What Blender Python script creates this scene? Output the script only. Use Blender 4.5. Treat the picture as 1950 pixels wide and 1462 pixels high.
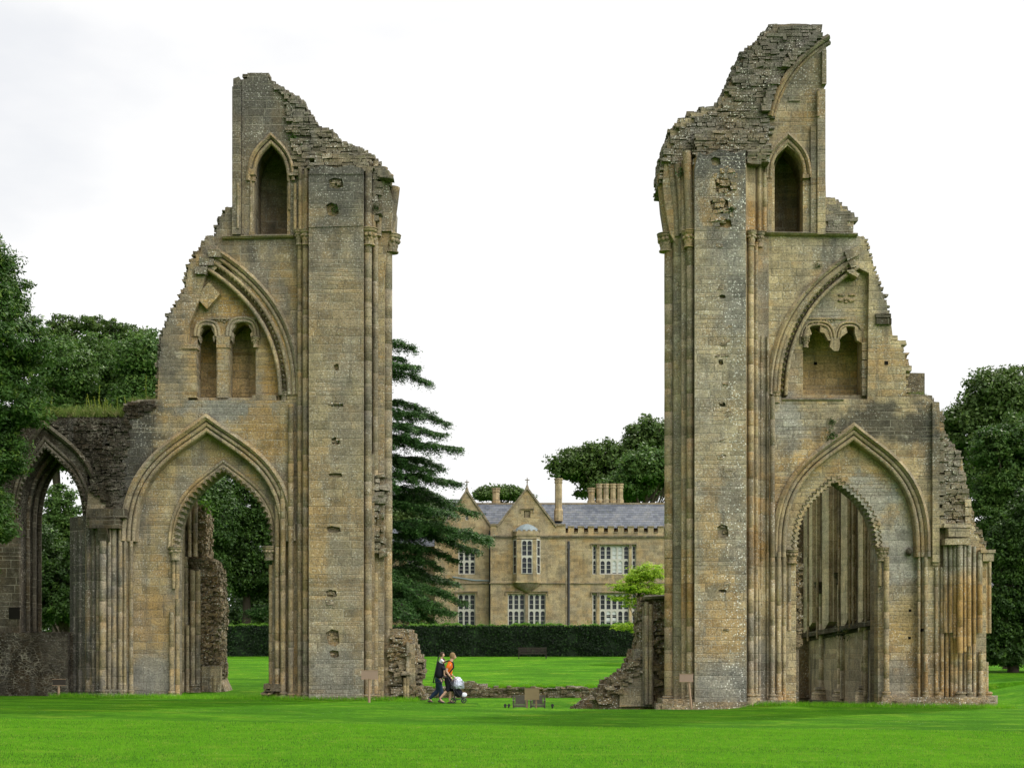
import bpy, bmesh, math, random
import numpy as np
from mathutils import Vector, Matrix

S = bpy.context.scene
for o in list(bpy.data.objects): bpy.data.objects.remove(o)
R = math.radians
# ------------------------------------------------------------ camera, sky, sun
CAMZ, CD, FP, HX, HY = 1.6, 50.0, 2700.0, 975.0, 1250.0
cd = bpy.data.cameras.new('camera'); cam = bpy.data.objects.new('camera', cd)
S.collection.objects.link(cam); S.camera = cam
cam.location = (0, -CD, CAMZ); cam.rotation_euler = (R(90), 0, 0)
cd.sensor_width = 36; cd.lens = 36*FP/1950; cd.shift_y = (HY-731)/1950
cd.clip_start = 0.5; cd.clip_end = 6000
SUN_EL, SUN_AZ = R(50), R(24)          # azimuth measured from +Y (behind the ruin) towards +X
wd = bpy.data.worlds.new('World'); S.world = wd; wd.use_nodes = True
wn = wd.node_tree; wn.nodes.clear()
sky = wn.nodes.new('ShaderNodeTexSky'); sky.sky_type = 'NISHITA'; sky.sun_disc = False
sky.sun_elevation = SUN_EL; sky.sun_rotation = SUN_AZ
sky.dust_density = 2.0
tcw = wn.nodes.new('ShaderNodeTexCoord')
mpw = wn.nodes.new('ShaderNodeMapping'); mpw.inputs['Scale'].default_value = (1, 1, 2.6)
nzw = wn.nodes.new('ShaderNodeTexNoise'); nzw.inputs['Scale'].default_value = 2.1; nzw.inputs['Detail'].default_value = 6
rpw = wn.nodes.new('ShaderNodeMapRange'); rpw.inputs[1].default_value = 0.36; rpw.inputs[2].default_value = 0.46; rpw.inputs[3].default_value = 0.80
bw = wn.nodes.new('ShaderNodeMapRange'); bw.inputs[1].default_value = 0.3; bw.inputs[2].default_value = 0.7; bw.inputs[3].default_value = 9.9; bw.inputs[4].default_value = 11.0
cw = wn.nodes.new('ShaderNodeCombineColor')
mxw = wn.nodes.new('ShaderNodeMix'); mxw.data_type = 'RGBA'
bgw = wn.nodes.new('ShaderNodeBackground'); bgw.inputs['Strength'].default_value = 0.10
wow = wn.nodes.new('ShaderNodeOutputWorld')
L = wn.links.new
L(tcw.outputs['Generated'], mpw.inputs['Vector']); L(mpw.outputs[0], nzw.inputs['Vector'])
L(nzw.outputs['Fac'], rpw.inputs[0]); L(nzw.outputs['Fac'], bw.inputs[0])
for i in range(3): L(bw.outputs[0], cw.inputs[i])
dpw = wn.nodes.new('ShaderNodeVectorMath'); dpw.operation = 'DOT_PRODUCT'; dpw.inputs[1].default_value = Vector((.55, -.52, .66)).normalized()
L(tcw.outputs['Generated'], dpw.inputs[0])
grw = wn.nodes.new('ShaderNodeMapRange'); grw.interpolation_type = 'SMOOTHSTEP'; grw.inputs[1].default_value = .60; grw.inputs[2].default_value = 1.0; grw.inputs[3].default_value = 0; grw.inputs[4].default_value = 44.0  # bright bank added to the unseen sky behind the camera to light the facades
L(dpw.outputs['Value'], grw.inputs[0])
spw = wn.nodes.new('ShaderNodeSeparateXYZ'); L(tcw.outputs['Generated'], spw.inputs[0])
dkw = wn.nodes.new('ShaderNodeMapRange'); dkw.interpolation_type = 'SMOOTHSTEP'; dkw.inputs[1].default_value = -.55; dkw.inputs[2].default_value = .35; dkw.inputs[3].default_value = .50; dkw.inputs[4].default_value = 1.0  # unseen sky behind the camera dimmed to strengthen the modelling
L(spw.outputs[1], dkw.inputs[0]); mlw = wn.nodes.new('ShaderNodeMath'); mlw.operation = 'MULTIPLY'; L(bw.outputs[0], mlw.inputs[0]); L(dkw.outputs[0], mlw.inputs[1])
adw = wn.nodes.new('ShaderNodeMath'); adw.operation = 'ADD'; L(mlw.outputs[0], adw.inputs[0]); L(grw.outputs[0], adw.inputs[1])
for i in range(3): L(adw.outputs[0], cw.inputs[i])
L(rpw.outputs[0], mxw.inputs['Factor']); L(sky.outputs[0], mxw.inputs['A']); L(cw.outputs[0], mxw.inputs['B'])
L(mxw.outputs['Result'], bgw.inputs['Color']); L(bgw.outputs[0], wow.inputs['Surface'])
sl = bpy.data.lights.new('sun', 'SUN'); sl.energy = 3.4; sl.angle = R(3); sl.color = (1, 0.95, 0.86)
so = bpy.data.objects.new('sun', sl); S.collection.objects.link(so)
sd = Vector((math.sin(SUN_AZ)*math.cos(SUN_EL), math.cos(SUN_AZ)*math.cos(SUN_EL), math.sin(SUN_EL)))
so.rotation_euler = sd.to_track_quat('Z', 'Y').to_euler(); so.location = (30, 60, 60)
S.view_settings.view_transform = 'Standard'; S.view_settings.look = 'None'
S.view_settings.exposure = 0.0; S.view_settings.gamma = 1
S.render.engine = 'CYCLES'
S.cycles.max_bounces = 5; S.cycles.diffuse_bounces = 3; S.cycles.transparent_max_bounces = 4

# ------------------------------------------------------------ helpers
def P(px, py, Y=0.0):
    d = CD+Y
    return Vector(((px-HX)*d/FP, Y, CAMZ+(HY-py)*d/FP))
def PX(px, Y=0.0): return (px-HX)*(CD+Y)/FP
def PZ(py, Y=0.0): return CAMZ+(HY-py)*(CD+Y)/FP

def tag(o, label=None, cat=None, group=None, kind=None):
    if label: o['label'] = label
    if cat: o['category'] = cat
    if group: o['group'] = group
    if kind: o['kind'] = kind
    return o
def thing(name, label, cat, loc=(0, 0, 0), group=None, rz=0):
    o = bpy.data.objects.new(name, None); S.collection.objects.link(o)
    o.location = loc; o.rotation_euler = (0, 0, rz); o.empty_display_size = 0.3
    return tag(o, label, cat, group)

NOSPLIT = {'glazing_bar', 'battlement_coping', 'oriel_battlement', 'flower_spike', 'trunk', 'carrier_frame'}
def pieces(V, F, gap=.10):
    """groups of faces whose islands lie within a hand's breadth of each other"""
    n = len(V); par = list(range(n))
    def find(i):
        while par[i] != i: par[i] = par[par[i]]; i = par[i]
        return i
    for f in F:
        a = find(f[0])
        for i in f[1:]: par[find(i)] = a
    isl = {}
    for i in range(n): isl.setdefault(find(i), []).append(i)
    keys = list(isl); A = np.array(V); lo = np.array([A[isl[k]].min(0) for k in keys])-gap/2; hi = np.array([A[isl[k]].max(0) for k in keys])+gap/2
    m = len(keys); lab = -np.ones(m, int); c = 0
    for i in range(m):
        if lab[i] >= 0: continue
        st = [i]; lab[i] = c
        while st:
            j = st.pop(); hit = np.where((lab < 0) & np.all(lo <= hi[j], 1) & np.all(hi >= lo[j], 1))[0]
            lab[hit] = c; st.extend(hit.tolist())
        c += 1
    if c == 1: return [F]
    km = {k: lab[i] for i, k in enumerate(keys)}; out = [[] for _ in range(c)]
    for f in F: out[km[find(f[0])]].append(f)
    return [o for o in out if o]
class MB:
    """collects vertices and faces of one part"""
    def __init__(s): s.v = []; s.f = []
    def add(s, vs, fs):
        n = len(s.v); s.v.extend([tuple(v) for v in vs]); s.f.extend([tuple(i+n for i in f) for f in fs])
    def box(s, x0, x1, y0, y1, z0, z1, j=0.0, rnd=None):
        vs = [(x, y, z) for x in (x0, x1) for y in (y0, y1) for z in (z0, z1)]
        if j: vs = [(a+rnd.uniform(-j, j), b+rnd.uniform(-j, j), c+rnd.uniform(-j, j)) for a, b, c in vs]
        s.add(vs, [(0, 1, 3, 2), (4, 6, 7, 5), (0, 4, 5, 1), (2, 3, 7, 6), (0, 2, 6, 4), (1, 5, 7, 3)])
    def pbox(s, px0, px1, py0, py1, Y0, Y1, j=0, rnd=None):
        a, b = P(px0, py1, Y0), P(px1, py0, Y0); s.box(a.x, b.x, Y0, Y1, a.z, b.z, j, rnd)
    def prism(s, plan, z0, z1):
        n = len(plan)
        s.add([(x, y, z0) for x, y in plan]+[(x, y, z1) for x, y in plan],
              [tuple(range(n))[::-1], tuple(range(n, 2*n))]+[(i, (i+1) % n, n+(i+1) % n, n+i) for i in range(n)])
    def tube(s, pts, r, k=10, caps=True):
        pts = [Vector(p) for p in pts]; n = len(pts)
        if not isinstance(r, (list, tuple)): r = [r]*n
        t0 = (pts[1]-pts[0]).normalized()
        up = Vector((0, 0, 1)) if abs(t0.z) < 0.9 else Vector((1, 0, 0))
        u = t0.cross(up).normalized(); vs = []
        for i, p in enumerate(pts):
            t = (pts[min(i+1, n-1)]-pts[max(i-1, 0)]).normalized()
            u = (u-t*u.dot(t)).normalized(); w = t.cross(u)
            for q in range(k):
                a = 2*math.pi*q/k; vs.append(p+(u*math.cos(a)+w*math.sin(a))*r[i])
        fs = [(i*k+q, i*k+(q+1) % k, (i+1)*k+(q+1) % k, (i+1)*k+q) for i in range(n-1) for q in range(k)]
        if caps: fs += [tuple(range(k))[::-1], tuple(range((n-1)*k, n*k))]
        s.add(vs, fs)
    def lathe(s, x, y, prof, k=16, sx=1, sy=1):
        m = len(prof); vs = []
        for r, z in prof:
            for q in range(k):
                a = 2*math.pi*q/k; vs.append((x+r*sx*math.cos(a), y+r*sy*math.sin(a), z))
        fs = [(i*k+q, i*k+(q+1) % k, (i+1)*k+(q+1) % k, (i+1)*k+q) for i in range(m-1) for q in range(k)]
        s.add(vs, fs+[tuple(range(k))[::-1], tuple(range((m-1)*k, m*k))])
    def ball(s, c, r, k=8, m=6, sx=1, sy=1, sz=1):
        s.lathe(c[0], c[1], [(max(1e-4, r*math.sin(math.pi*i/m)), c[2]-r*sz*math.cos(math.pi*i/m)) for i in range(m+1)], k, sx, sy)
    def sweep(s, path, prof, Y, end=True, inv=False):
        """path: pixels (px,py) at depth plane Y ; prof: (offset px, dY) open profile, swept with mitred corners"""
        if inv: prof = [(-o, d) for o, d in prof]
        n = len(path); m = len(prof); vs = []
        for i, (x, y) in enumerate(path):
            a = Vector(path[max(i-1, 0)]); b = Vector(path[i]); c = Vector(path[min(i+1, n-1)])
            d1 = (b-a); d2 = (c-b)
            if d1.length < 1e-6: d1 = d2
            if d2.length < 1e-6: d2 = d1
            n1 = Vector((d1.y, -d1.x)).normalized(); n2 = Vector((d2.y, -d2.x)).normalized()
            nn = (n1+n2)
            nn = nn/max(0.6, nn.dot(n1)) if nn.length > 1e-6 else n1
            for off, dy in prof:
                q = P(x+nn.x*off, y+nn.y*off, Y); vs.append((q.x, Y+dy, q.z))
        fs = [(i*m+q, i*m+q+1, (i+1)*m+q+1, (i+1)*m+q) for i in range(n-1) for q in range(m-1)]
        if end: fs += [tuple(range(m))[::-1], tuple(range((n-1)*m, n*m))]
        s.add(vs, fs)
    def build(s, name, mat, parent=None, smooth=False, label=None):
        if parent is not None and name not in NOSPLIT:
            gs = pieces(s.v, s.f)
            if 1 < len(gs) <= 90:
                first = None
                for fs in gs:
                    m = MB(); ix = {}
                    for f in fs:
                        for i in f:
                            if i not in ix: ix[i] = len(m.v); m.v.append(s.v[i])
                    m.f = [tuple(ix[i] for i in f) for f in fs]; o = m.build1(name, mat, parent, smooth, label); first = first or o
                return first
        return s.build1(name, mat, parent, smooth, label)
    def build1(s, name, mat, parent=None, smooth=False, label=None):
        me = bpy.data.meshes.new(name); me.from_pydata(s.v, [], s.f)
        bm = bmesh.new(); bm.from_mesh(me); bmesh.ops.recalc_face_normals(bm, faces=bm.faces)
        if smooth:
            for f in bm.faces: f.smooth = len(f.verts) <= 4
        bm.to_mesh(me); bm.free()
        if smooth:
            try: me.set_sharp_from_angle(angle=R(50))
            except Exception: pass
        return link(name, me, mat, parent, label)

def link(name, me, mat, parent=None, label=None):
    o = bpy.data.objects.new(name, me); S.collection.objects.link(o)
    me.materials.clear(); me.materials.append(mat)
    if parent is not None:
        root = parent; off = Vector((0, 0, 0))
        while root is not None: off += root.location; root = root.parent
        me.transform(Matrix.Translation(-off)); o.parent = parent
    if label: o['label'] = label
    return o

def fillpoly(outline, holes, Y0, Y1, cv=None):
    """pixel polygon with holes -> vertices and faces of a slab between the depths Y0 and Y1"""
    from mathutils.geometry import delaunay_2d_cdt
    Yc = Y0 if cv is None else cv; co = []; fc = []
    for poly in [outline]+list(holes):
        ids = []
        for x, y in poly:
            q = P(x, y, Yc); v = Vector((q.x, q.z))
            if ids and (co[ids[-1]]-v).length < .002: continue
            co.append(v); ids.append(len(co)-1)
        fc.append(ids)
    vo, eo, fo, _, _, _ = delaunay_2d_cdt(co, [], fc, 5, 1e-4)
    n = len(vo); vs = [(v.x, Y0, v.y) for v in vo]+[(v.x, Y1, v.y) for v in vo]
    fs = [tuple(f) for f in fo]+[tuple(i+n for i in f[::-1]) for f in fo]; cnt = {}
    for f in fo:
        for i in range(len(f)):
            e = (f[i], f[(i+1) % len(f)]); k = (min(e), max(e)); cnt.setdefault(k, []).append(e)
    for k, v in cnt.items():
        if len(v) == 1: a, b = v[0]; fs.append((b, a, a+n, b+n))
    return vs, fs
def slab(name, outline, Y0, Y1, mat, parent=None, holes=(), label=None, cv=None):
    b = MB(); b.add(*fillpoly(outline, holes, Y0, Y1, cv))
    me = bpy.data.meshes.new(name); me.from_pydata(b.v, [], b.f)
    bm = bmesh.new(); bm.from_mesh(me); bmesh.ops.remove_doubles(bm, verts=bm.verts, dist=0.0005)
    bmesh.ops.delete(bm, geom=[v for v in bm.verts if not v.link_faces], context='VERTS')
    bmesh.ops.recalc_face_normals(bm, faces=bm.faces); bm.to_mesh(me); bm.free()
    return link(name, me, mat, parent, label)

def bez(p0, p1, p2, p3, n=12):
    out = []
    for i in range(n+1):
        t = i/n; u = 1-t
        out.append(tuple(u**3*a+3*u*u*t*b+3*u*t*t*c+t**3*d for a, b, c, d in zip(p0, p1, p2, p3)))
    return out
def arc_l(xl, ys, xa, ya, n=12, k1=.65, kx=.42, ky=.22):
    w, h = xa-xl, ys-ya
    return bez((xl, ys), (xl, ys-k1*h), (xa-kx*w, ya+ky*h), (xa, ya), n)
def arch(xl, xr, ys, xa, ya, n=12, leg=None, ysr=None, **kw):
    ysr = ys if ysr is None else ysr
    a = arc_l(xl, ys, xa, ya, n, **kw); b = arc_l(xr, ysr, xa, ya, n, **kw)[::-1][1:]
    p = a+b
    if leg is not None: p = [(xl, leg)]+p+[(xr, leg)]
    return p
def resample(path, step):
    pts = [Vector(p) for p in path]; out = [pts[0]]; acc = 0.0
    for a, b in zip(pts[:-1], pts[1:]):
        d = (b-a).length
        while d > 0 and acc+d >= step:
            t = (step-acc)/d; a = a+(b-a)*t; out.append(a.copy()); d = (b-a).length; acc = 0
        acc += d
    return out
def stairs(pts, dy=14, rnd=None, j=2.5):
    """crow-stepped broken masonry line through pts"""
    out = [pts[0]]
    for (x0, y0), (x1, y1) in zip(pts[:-1], pts[1:]):
        n = max(1, int(round(abs(y1-y0)/dy)))
        if abs(x1-x0) < 6 or abs(y1-y0) < 4:
            m = max(1, int(max(abs(y1-y0), abs(x1-x0))/dy))
            for i in range(1, m+1):
                out.append((x0+(x1-x0)*i/m+rnd.uniform(-j, j)*.35, y0+(y1-y0)*i/m+rnd.uniform(-j, j)*.35))
            continue
        for i in range(n):
            xa = x0+(x1-x0)*i/n; xb = x0+(x1-x0)*(i+1)/n; ya = y0+(y1-y0)*i/n; yb = y0+(y1-y0)*(i+1)/n
            jx = rnd.uniform(-j, j); jy = rnd.uniform(-j, j)*.4
            going_up = y1 < y0; right = x1 > x0
            if going_up == True: out += [(xa+jx, yb+jy), (xb+jx, yb+jy+rnd.uniform(-1, 1))]
            else: out += [(xb+jx, ya+jy), (xb+jx, yb+jy)]
        out.append((x1, y1))
    return out
def inpoly(x, y, poly):
    c = False; n = len(poly); k = n-1
    for i in range(n):
        xi, yi = poly[i]; xk, yk = poly[k]
        if (yi > y) != (yk > y) and x < (xk-xi)*(y-yi)/(yk-yi)+xi: c = not c
        k = i
    return c
def rubble(mb, poly, Y, depth, ch, cw, prot, rnd, jit=0.03, skip=0.0, Yfun=None):
    """irregular courses of stones over a pixel polygon"""
    k = FP/(CD+Y)
    x0 = min(p[0] for p in poly); x1 = max(p[0] for p in poly); y0 = min(p[1] for p in poly); y1 = max(p[1] for p in poly)
    y = y1
    while y > y0:
        h = ch*rnd.uniform(.65, 1.4)*k; x = x0-rnd.uniform(0, cw*k)
        while x < x1:
            w = cw*rnd.uniform(.5, 1.6)*k
            if inpoly(x+w/2, y-h/2, poly) and rnd.random() >= skip:
                yy = Y if Yfun is None else Yfun(x+w/2, y-h/2)
                a, b = P(x, y, Y), P(x+w, y-h, Y)
                e = rnd.uniform(-.2, 1)*prot
                mb.box(a.x+.006, b.x-.006, yy-e, yy+depth, a.z+.004, b.z-.004, jit, rnd)
            x += w
        y -= h
def edgestones(mb, pts, Y0, Y1, size, rnd, dens=1.0):
    """loose-edged stones set along a broken top line"""
    for p in resample(pts, size*FP/(CD+Y0)/dens):
        for q in range(max(1, int((Y1-Y0)/size/1.2))):
            yy = Y0+(q+.5)*(Y1-Y0)/max(1, int((Y1-Y0)/size/1.2))+rnd.uniform(-.05, .05)
            c = P(p.x, p.y, Y0); s = size*rnd.uniform(.35, .75); h = size*rnd.uniform(.15, .4)
            mb.box(c.x-s, c.x+s, yy-s, yy+s, c.z-h*1.6, c.z+h*.55, .03, rnd)

# ------------------------------------------------------------ node helper and materials
class N:
    def __init__(s, name):
        s.m = bpy.data.materials.new(name); s.m.use_nodes = True; s.t = s.m.node_tree; s.t.nodes.clear()
        s.out = s.t.nodes.new('ShaderNodeOutputMaterial')
        s.geo = s.t.nodes.new('ShaderNodeNewGeometry'); s.pos = s.geo.outputs['Position']
    def set(s, sock, v):
        if isinstance(v, bpy.types.NodeSocket): s.t.links.new(v, sock)
        elif isinstance(v, tuple) and len(v) == 3 and sock.type == 'RGBA': sock.default_value = (*v, 1)
        else: sock.default_value = v
    def math(s, op, a, b=0.0, c=0.0, clamp=False):
        n = s.t.nodes.new('ShaderNodeMath'); n.operation = op; n.use_clamp = clamp
        s.set(n.inputs[0], a); s.set(n.inputs[1], b); s.set(n.inputs[2], c); return n.outputs[0]
    def sep(s, v):
        n = s.t.nodes.new('ShaderNodeSeparateXYZ'); s.set(n.inputs[0], v); return n.outputs
    def comb(s, x, y, z):
        n = s.t.nodes.new('ShaderNodeCombineXYZ')
        for i, v in enumerate((x, y, z)): s.set(n.inputs[i], v)
        return n.outputs[0]
    def map(s, v, a, b, c=0.0, d=1.0, smooth=False):
        n = s.t.nodes.new('ShaderNodeMapRange'); n.interpolation_type = 'SMOOTHSTEP' if smooth else 'LINEAR'
        s.set(n.inputs[0], v)
        for i, q in enumerate((a, b, c, d)): s.set(n.inputs[i+1], q)
        return n.outputs[0]
    def noise(s, sc, det=3, vec=None, scl=(1, 1, 1), off=(0, 0, 0), rough=.55, dist=0.0):
        mp = s.t.nodes.new('ShaderNodeMapping'); s.set(mp.inputs[0], s.pos if vec is None else vec)
        mp.inputs['Scale'].default_value = scl; mp.inputs['Location'].default_value = off
        n = s.t.nodes.new('ShaderNodeTexNoise'); s.set(n.inputs['Vector'], mp.outputs[0])
        n.inputs['Scale'].default_value = sc; n.inputs['Detail'].default_value = det
        n.inputs['Roughness'].default_value = rough; n.inputs['Distortion'].default_value = dist
        return n.outputs['Fac']
    def vor(s, sc, vec=None, feat='F1', out='Distance', rand=1.0, scl=(1, 1, 1)):
        mp = s.t.nodes.new('ShaderNodeMapping'); s.set(mp.inputs[0], s.pos if vec is None else vec); mp.inputs['Scale'].default_value = scl
        n = s.t.nodes.new('ShaderNodeTexVoronoi'); n.feature = feat; s.set(n.inputs['Vector'], mp.outputs[0])
        n.inputs['Scale'].default_value = sc; n.inputs['Randomness'].default_value = rand; return n.outputs[out]
    def wn(s, vec):
        n = s.t.nodes.new('ShaderNodeTexWhiteNoise'); n.noise_dimensions = '3D'; s.set(n.inputs['Vector'], vec); return n.outputs
    def mix(s, f, a, b, mode='MIX'):
        n = s.t.nodes.new('ShaderNodeMix'); n.data_type = 'RGBA'; n.blend_type = mode
        s.set(n.inputs['Factor'], f); s.set(n.inputs['A'], a); s.set(n.inputs['B'], b); return n.outputs['Result']
    def bump(s, h, dist=.02, st=1.0):
        n = s.t.nodes.new('ShaderNodeBump'); s.set(n.inputs['Height'], h); n.inputs['Distance'].default_value = dist
        n.inputs['Strength'].default_value = st; return n.outputs[0]
    def done(s, col, rough=.9, nrm=None, spec=.2, metal=0.0, trans=0.0, sub=None):
        p = s.t.nodes.new('ShaderNodeBsdfPrincipled'); s.set(p.inputs['Base Color'], col); s.set(p.inputs['Roughness'], rough)
        p.inputs['Specular IOR Level'].default_value = spec; p.inputs['Metallic'].default_value = metal
        if nrm is not None: s.set(p.inputs['Normal'], nrm)
        sh = p.outputs[0]
        if trans > 0:
            tr = s.t.nodes.new('ShaderNodeBsdfTranslucent'); s.set(tr.inputs[0], col if sub is None else sub)
            mx = s.t.nodes.new('ShaderNodeMixShader'); mx.inputs[0].default_value = trans
            s.t.links.new(sh, mx.inputs[1]); s.t.links.new(tr.outputs[0], mx.inputs[2]); sh = mx.outputs[0]
        s.t.links.new(sh, s.out.inputs['Surface']); return s.m

def plain(name, col, rough=.7, spec=.3, metal=0.0, var=.15, bump=0.0, sc=6):
    n = N(name); f = n.noise(sc, 4)
    c = n.mix(f, tuple(x*(1-var) for x in col), tuple(min(1, x*(1+var)) for x in col))
    return n.done(c, rough, n.bump(n.noise(sc*5, 3), bump) if bump else None, spec, metal)

def stone(name, c1=(.34, .29, .19), c2=(.25, .22, .155), h=.30, w0=.42, w1=.5, ochre=.5, ochc=(.36, .22, .08), dark=.4, lich=.3,
          zdark=(99, 100), seed=0, mort=1.0, bumpd=.03, cells=True, streak=.5, darkc=(.055, .052, .045), grey=.5, xdark=None, rough_sc=18, lite=1.0, lum=1.0, patches=(), lichzone=None):
    c1, c2, ochc = [tuple(min(.8, q*k) for q, k in zip(v, (lum*.99, lum*.905, lum*.77))) for v in (c1, c2, ochc)]
    n = N(name); x, y, z = n.sep(n.pos); o = (seed*13.7, seed*5.1, seed*3.3)
    wob = n.math('MULTIPLY', n.math('SUBTRACT', n.noise(1.3, 2, off=o), .5), .05)
    if cells:
        zz = n.math('DIVIDE', n.math('ADD', n.math('ADD', z, 20+seed*.1), wob), h)
        # two alternating course heights
        row = n.math('FLOOR', zz); fz = n.math('FRACT', zz)
        r1 = n.wn(n.comb(row, seed, 3.0))[0]
        half = n.math('GREATER_THAN', r1, .72)                       # some courses are split in two low ones
        fz2 = n.math('FRACT', n.math('MULTIPLY', fz, 2.0)); sub = n.math('MULTIPLY', half, n.math('FLOOR', n.math('MULTIPLY', fz, 2.0)))
        fzz = n.math('ADD', n.math('MULTIPLY', half, fz2), n.math('MULTIPLY', n.math('SUBTRACT', 1.0, half), fz))
        hh = n.math('MULTIPLY', h, n.math('SUBTRACT', 1.0, n.math('MULTIPLY', half, .5)))
        rr = n.wn(n.comb(row, n.math('ADD', sub, seed), 9.0))[0]
        w = n.math('ADD', w0, n.math('MULTIPLY', rr, w1))
        u = n.math('ADD', x, n.math('MULTIPLY', y, .6))
        uu = n.math('ADD', n.math('DIVIDE', n.math('ADD', u, 60), w), n.math('MULTIPLY', rr, 17.3))
        col = n.math('FLOOR', uu); fu = n.math('FRACT', uu)
        cr = n.wn(n.comb(col, n.math('ADD', n.math('MULTIPLY', row, 2.0), sub), seed+.5))
        cv = cr[0]; cc = n.sep(cr[1])
        dx = n.math('MULTIPLY', n.math('MINIMUM', fu, n.math('SUBTRACT', 1.0, fu)), w)
        dz = n.math('MULTIPLY', n.math('MINIMUM', fzz, n.math('SUBTRACT', 1.0, fzz)), hh)
        d = n.math('MINIMUM', dx, dz)
        d = n.math('ADD', d, n.math('MULTIPLY', n.math('SUBTRACT', n.noise(14, 2, off=o), .5), .02))
        m = n.map(d, .004, .022, 0.0, 1.0, True)
    else:
        vc = n.vor(1/h/.8, scl=(.7, .7, 1.5), out='Color'); cc = n.sep(vc); cv = cc[0]
        vd = n.vor(1/h/.8, scl=(.7, .7, 1.5), feat='DISTANCE_TO_EDGE'); m = n.map(vd, 0.0, .12, 0.0, 1.0, True); r1 = cv
    big = n.noise(.45, 4, off=(o[0]+3, o[1], o[2])); mid = n.noise(2.2, 5, off=(o[0], o[1]+9, o[2])); fine = n.noise(rough_sc, 6, off=o, rough=.7)
    c = n.mix(n.math('ADD', n.math('MULTIPLY', cv, .6), n.math('MULTIPLY', mid, .4)), c1, c2)
    # iron-stained ochre patches and blocks
    of = n.math('MULTIPLY', n.map(n.math('ADD', n.math('ADD', big, n.math('MULTIPLY', mid, .4)), n.math('MULTIPLY', cc[1], .16)), .70, .95, 0, 1, True), ochre)
    c = n.mix(of, c, n.mix(mid, ochc, tuple(q*.7 for q in ochc)))
    # grey weathering
    gr = n.noise(.9, 5, scl=(1, 1, .5), off=(o[0], 40+o[1], o[2]), rough=.65)
    gf = n.math('MULTIPLY', n.map(gr, .42, .62, 0, 1, True), grey)
    c = n.mix(gf, c, tuple(q*.84 for q in (.235, .208, .165)))
    # stains and repairs with a place of their own on the wall
    if patches:
        pn = n.math('MULTIPLY', n.math('SUBTRACT', n.noise(1.0, 5, off=(o[0]+5, 2, 8), rough=.65), .5), 2.6); pb = n.math('MULTIPLY', n.math('SUBTRACT', cv, .5), .35)
        for (ppx, ppy, prx, pry, pc, ps) in patches:
            q = P(ppx, ppy, .9); ex = n.math('DIVIDE', n.math('SUBTRACT', x, q.x), prx*.0189); ez = n.math('DIVIDE', n.math('SUBTRACT', z, q.z), pry*.0189)
            dd = n.math('SQRT', n.math('ADD', n.math('MULTIPLY', ex, ex), n.math('MULTIPLY', ez, ez)))
            c = n.mix(n.math('MULTIPLY', n.map(n.math('ADD', n.math('ADD', dd, pn), pb), .55, 1.25, 1, 0, True), ps), c, n.mix(mid, pc, tuple(v*.72 for v in pc)))
    # pale lime bleeding
    c = n.mix(n.math('MULTIPLY', n.map(n.noise(1.7, 4, off=(o[0]+70, 0, 0)), .58, .72, 0, 1, True), .35*lite), c, (.48, .44, .33))
    # dark runs and soot-like crust
    st = n.noise(1.5, 5, scl=(1.4, 1.4, .16), off=(20+o[0], o[1], o[2]), rough=.6)
    sf = n.math('MULTIPLY', n.map(st, .52, .70, 0, 1, True), streak)
    c = n.mix(sf, c, tuple(q*1.5 for q in darkc))
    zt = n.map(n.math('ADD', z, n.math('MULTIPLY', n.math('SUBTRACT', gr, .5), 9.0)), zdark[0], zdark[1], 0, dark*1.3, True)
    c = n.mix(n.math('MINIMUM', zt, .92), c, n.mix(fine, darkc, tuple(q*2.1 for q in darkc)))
    if xdark is not None:  # far left darkened: conifer shade painted in, along with black stain
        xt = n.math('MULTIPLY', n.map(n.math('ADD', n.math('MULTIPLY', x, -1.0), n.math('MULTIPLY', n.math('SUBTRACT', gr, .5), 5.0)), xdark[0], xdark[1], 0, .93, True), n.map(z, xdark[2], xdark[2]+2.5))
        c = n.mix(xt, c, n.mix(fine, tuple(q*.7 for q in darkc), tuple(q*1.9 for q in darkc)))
    # crust on upward faces
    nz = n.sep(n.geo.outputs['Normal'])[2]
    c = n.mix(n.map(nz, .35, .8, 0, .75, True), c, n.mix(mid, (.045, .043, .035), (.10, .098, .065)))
    # lichen spots, pale and dark
    v1 = n.vor(11); msk = n.map(n.noise(1.1, 3, off=(o[0]+11, o[1]+1, o[2])), .42, .6, 0, 1, True)
    if lichzone:
        q = P(lichzone[0], 700, 0).x; msk = n.math('MULTIPLY', n.map(n.math('ABSOLUTE', n.math('ADD', n.math('SUBTRACT', x, q), n.math('MULTIPLY', n.math('SUBTRACT', mid, .5), .8))), lichzone[1]*.4, lichzone[1], 1, .38, True), n.map(n.noise(.5, 3, off=(77, 1, 2)), .35, .6, .45, 1))
    sp = n.math('MULTIPLY', n.map(n.math('ADD', v1, n.math('MULTIPLY', n.noise(40, 2), .12)), .27, .35, 1, 0, True), n.math('MULTIPLY', msk, lich*1.5), clamp=True)
    v2 = n.vor(27); sp2 = n.math('MULTIPLY', n.map(v2, .17, .24, 1, 0, True), min(1, lich*1.2))
    c = n.mix(n.math('MAXIMUM', sp, n.math('MULTIPLY', sp2, n.map(big, .4, .55, .1, 1))), c, (.62, .60, .52))
    v3 = n.vor(7, scl=(1, 1, 1.6)); c = n.mix(n.math('MULTIPLY', n.map(v3, .12, .24, 1, 0, True), .6), c, tuple(q*1.3 for q in darkc))
    # contrast of grain
    c = n.mix(1.0, c, n.comb(*[n.map(fine, .3, .7, .50, 1.48)]*3), 'MULTIPLY')
    c = n.mix(1.0, c, n.comb(*[n.map(n.math('ADD', n.math('MULTIPLY', cc[2], .32), n.math('MULTIPLY', mid, 1.05)), .34, 1.06, .58, 1.36)]*3), 'MULTIPLY')
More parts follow.
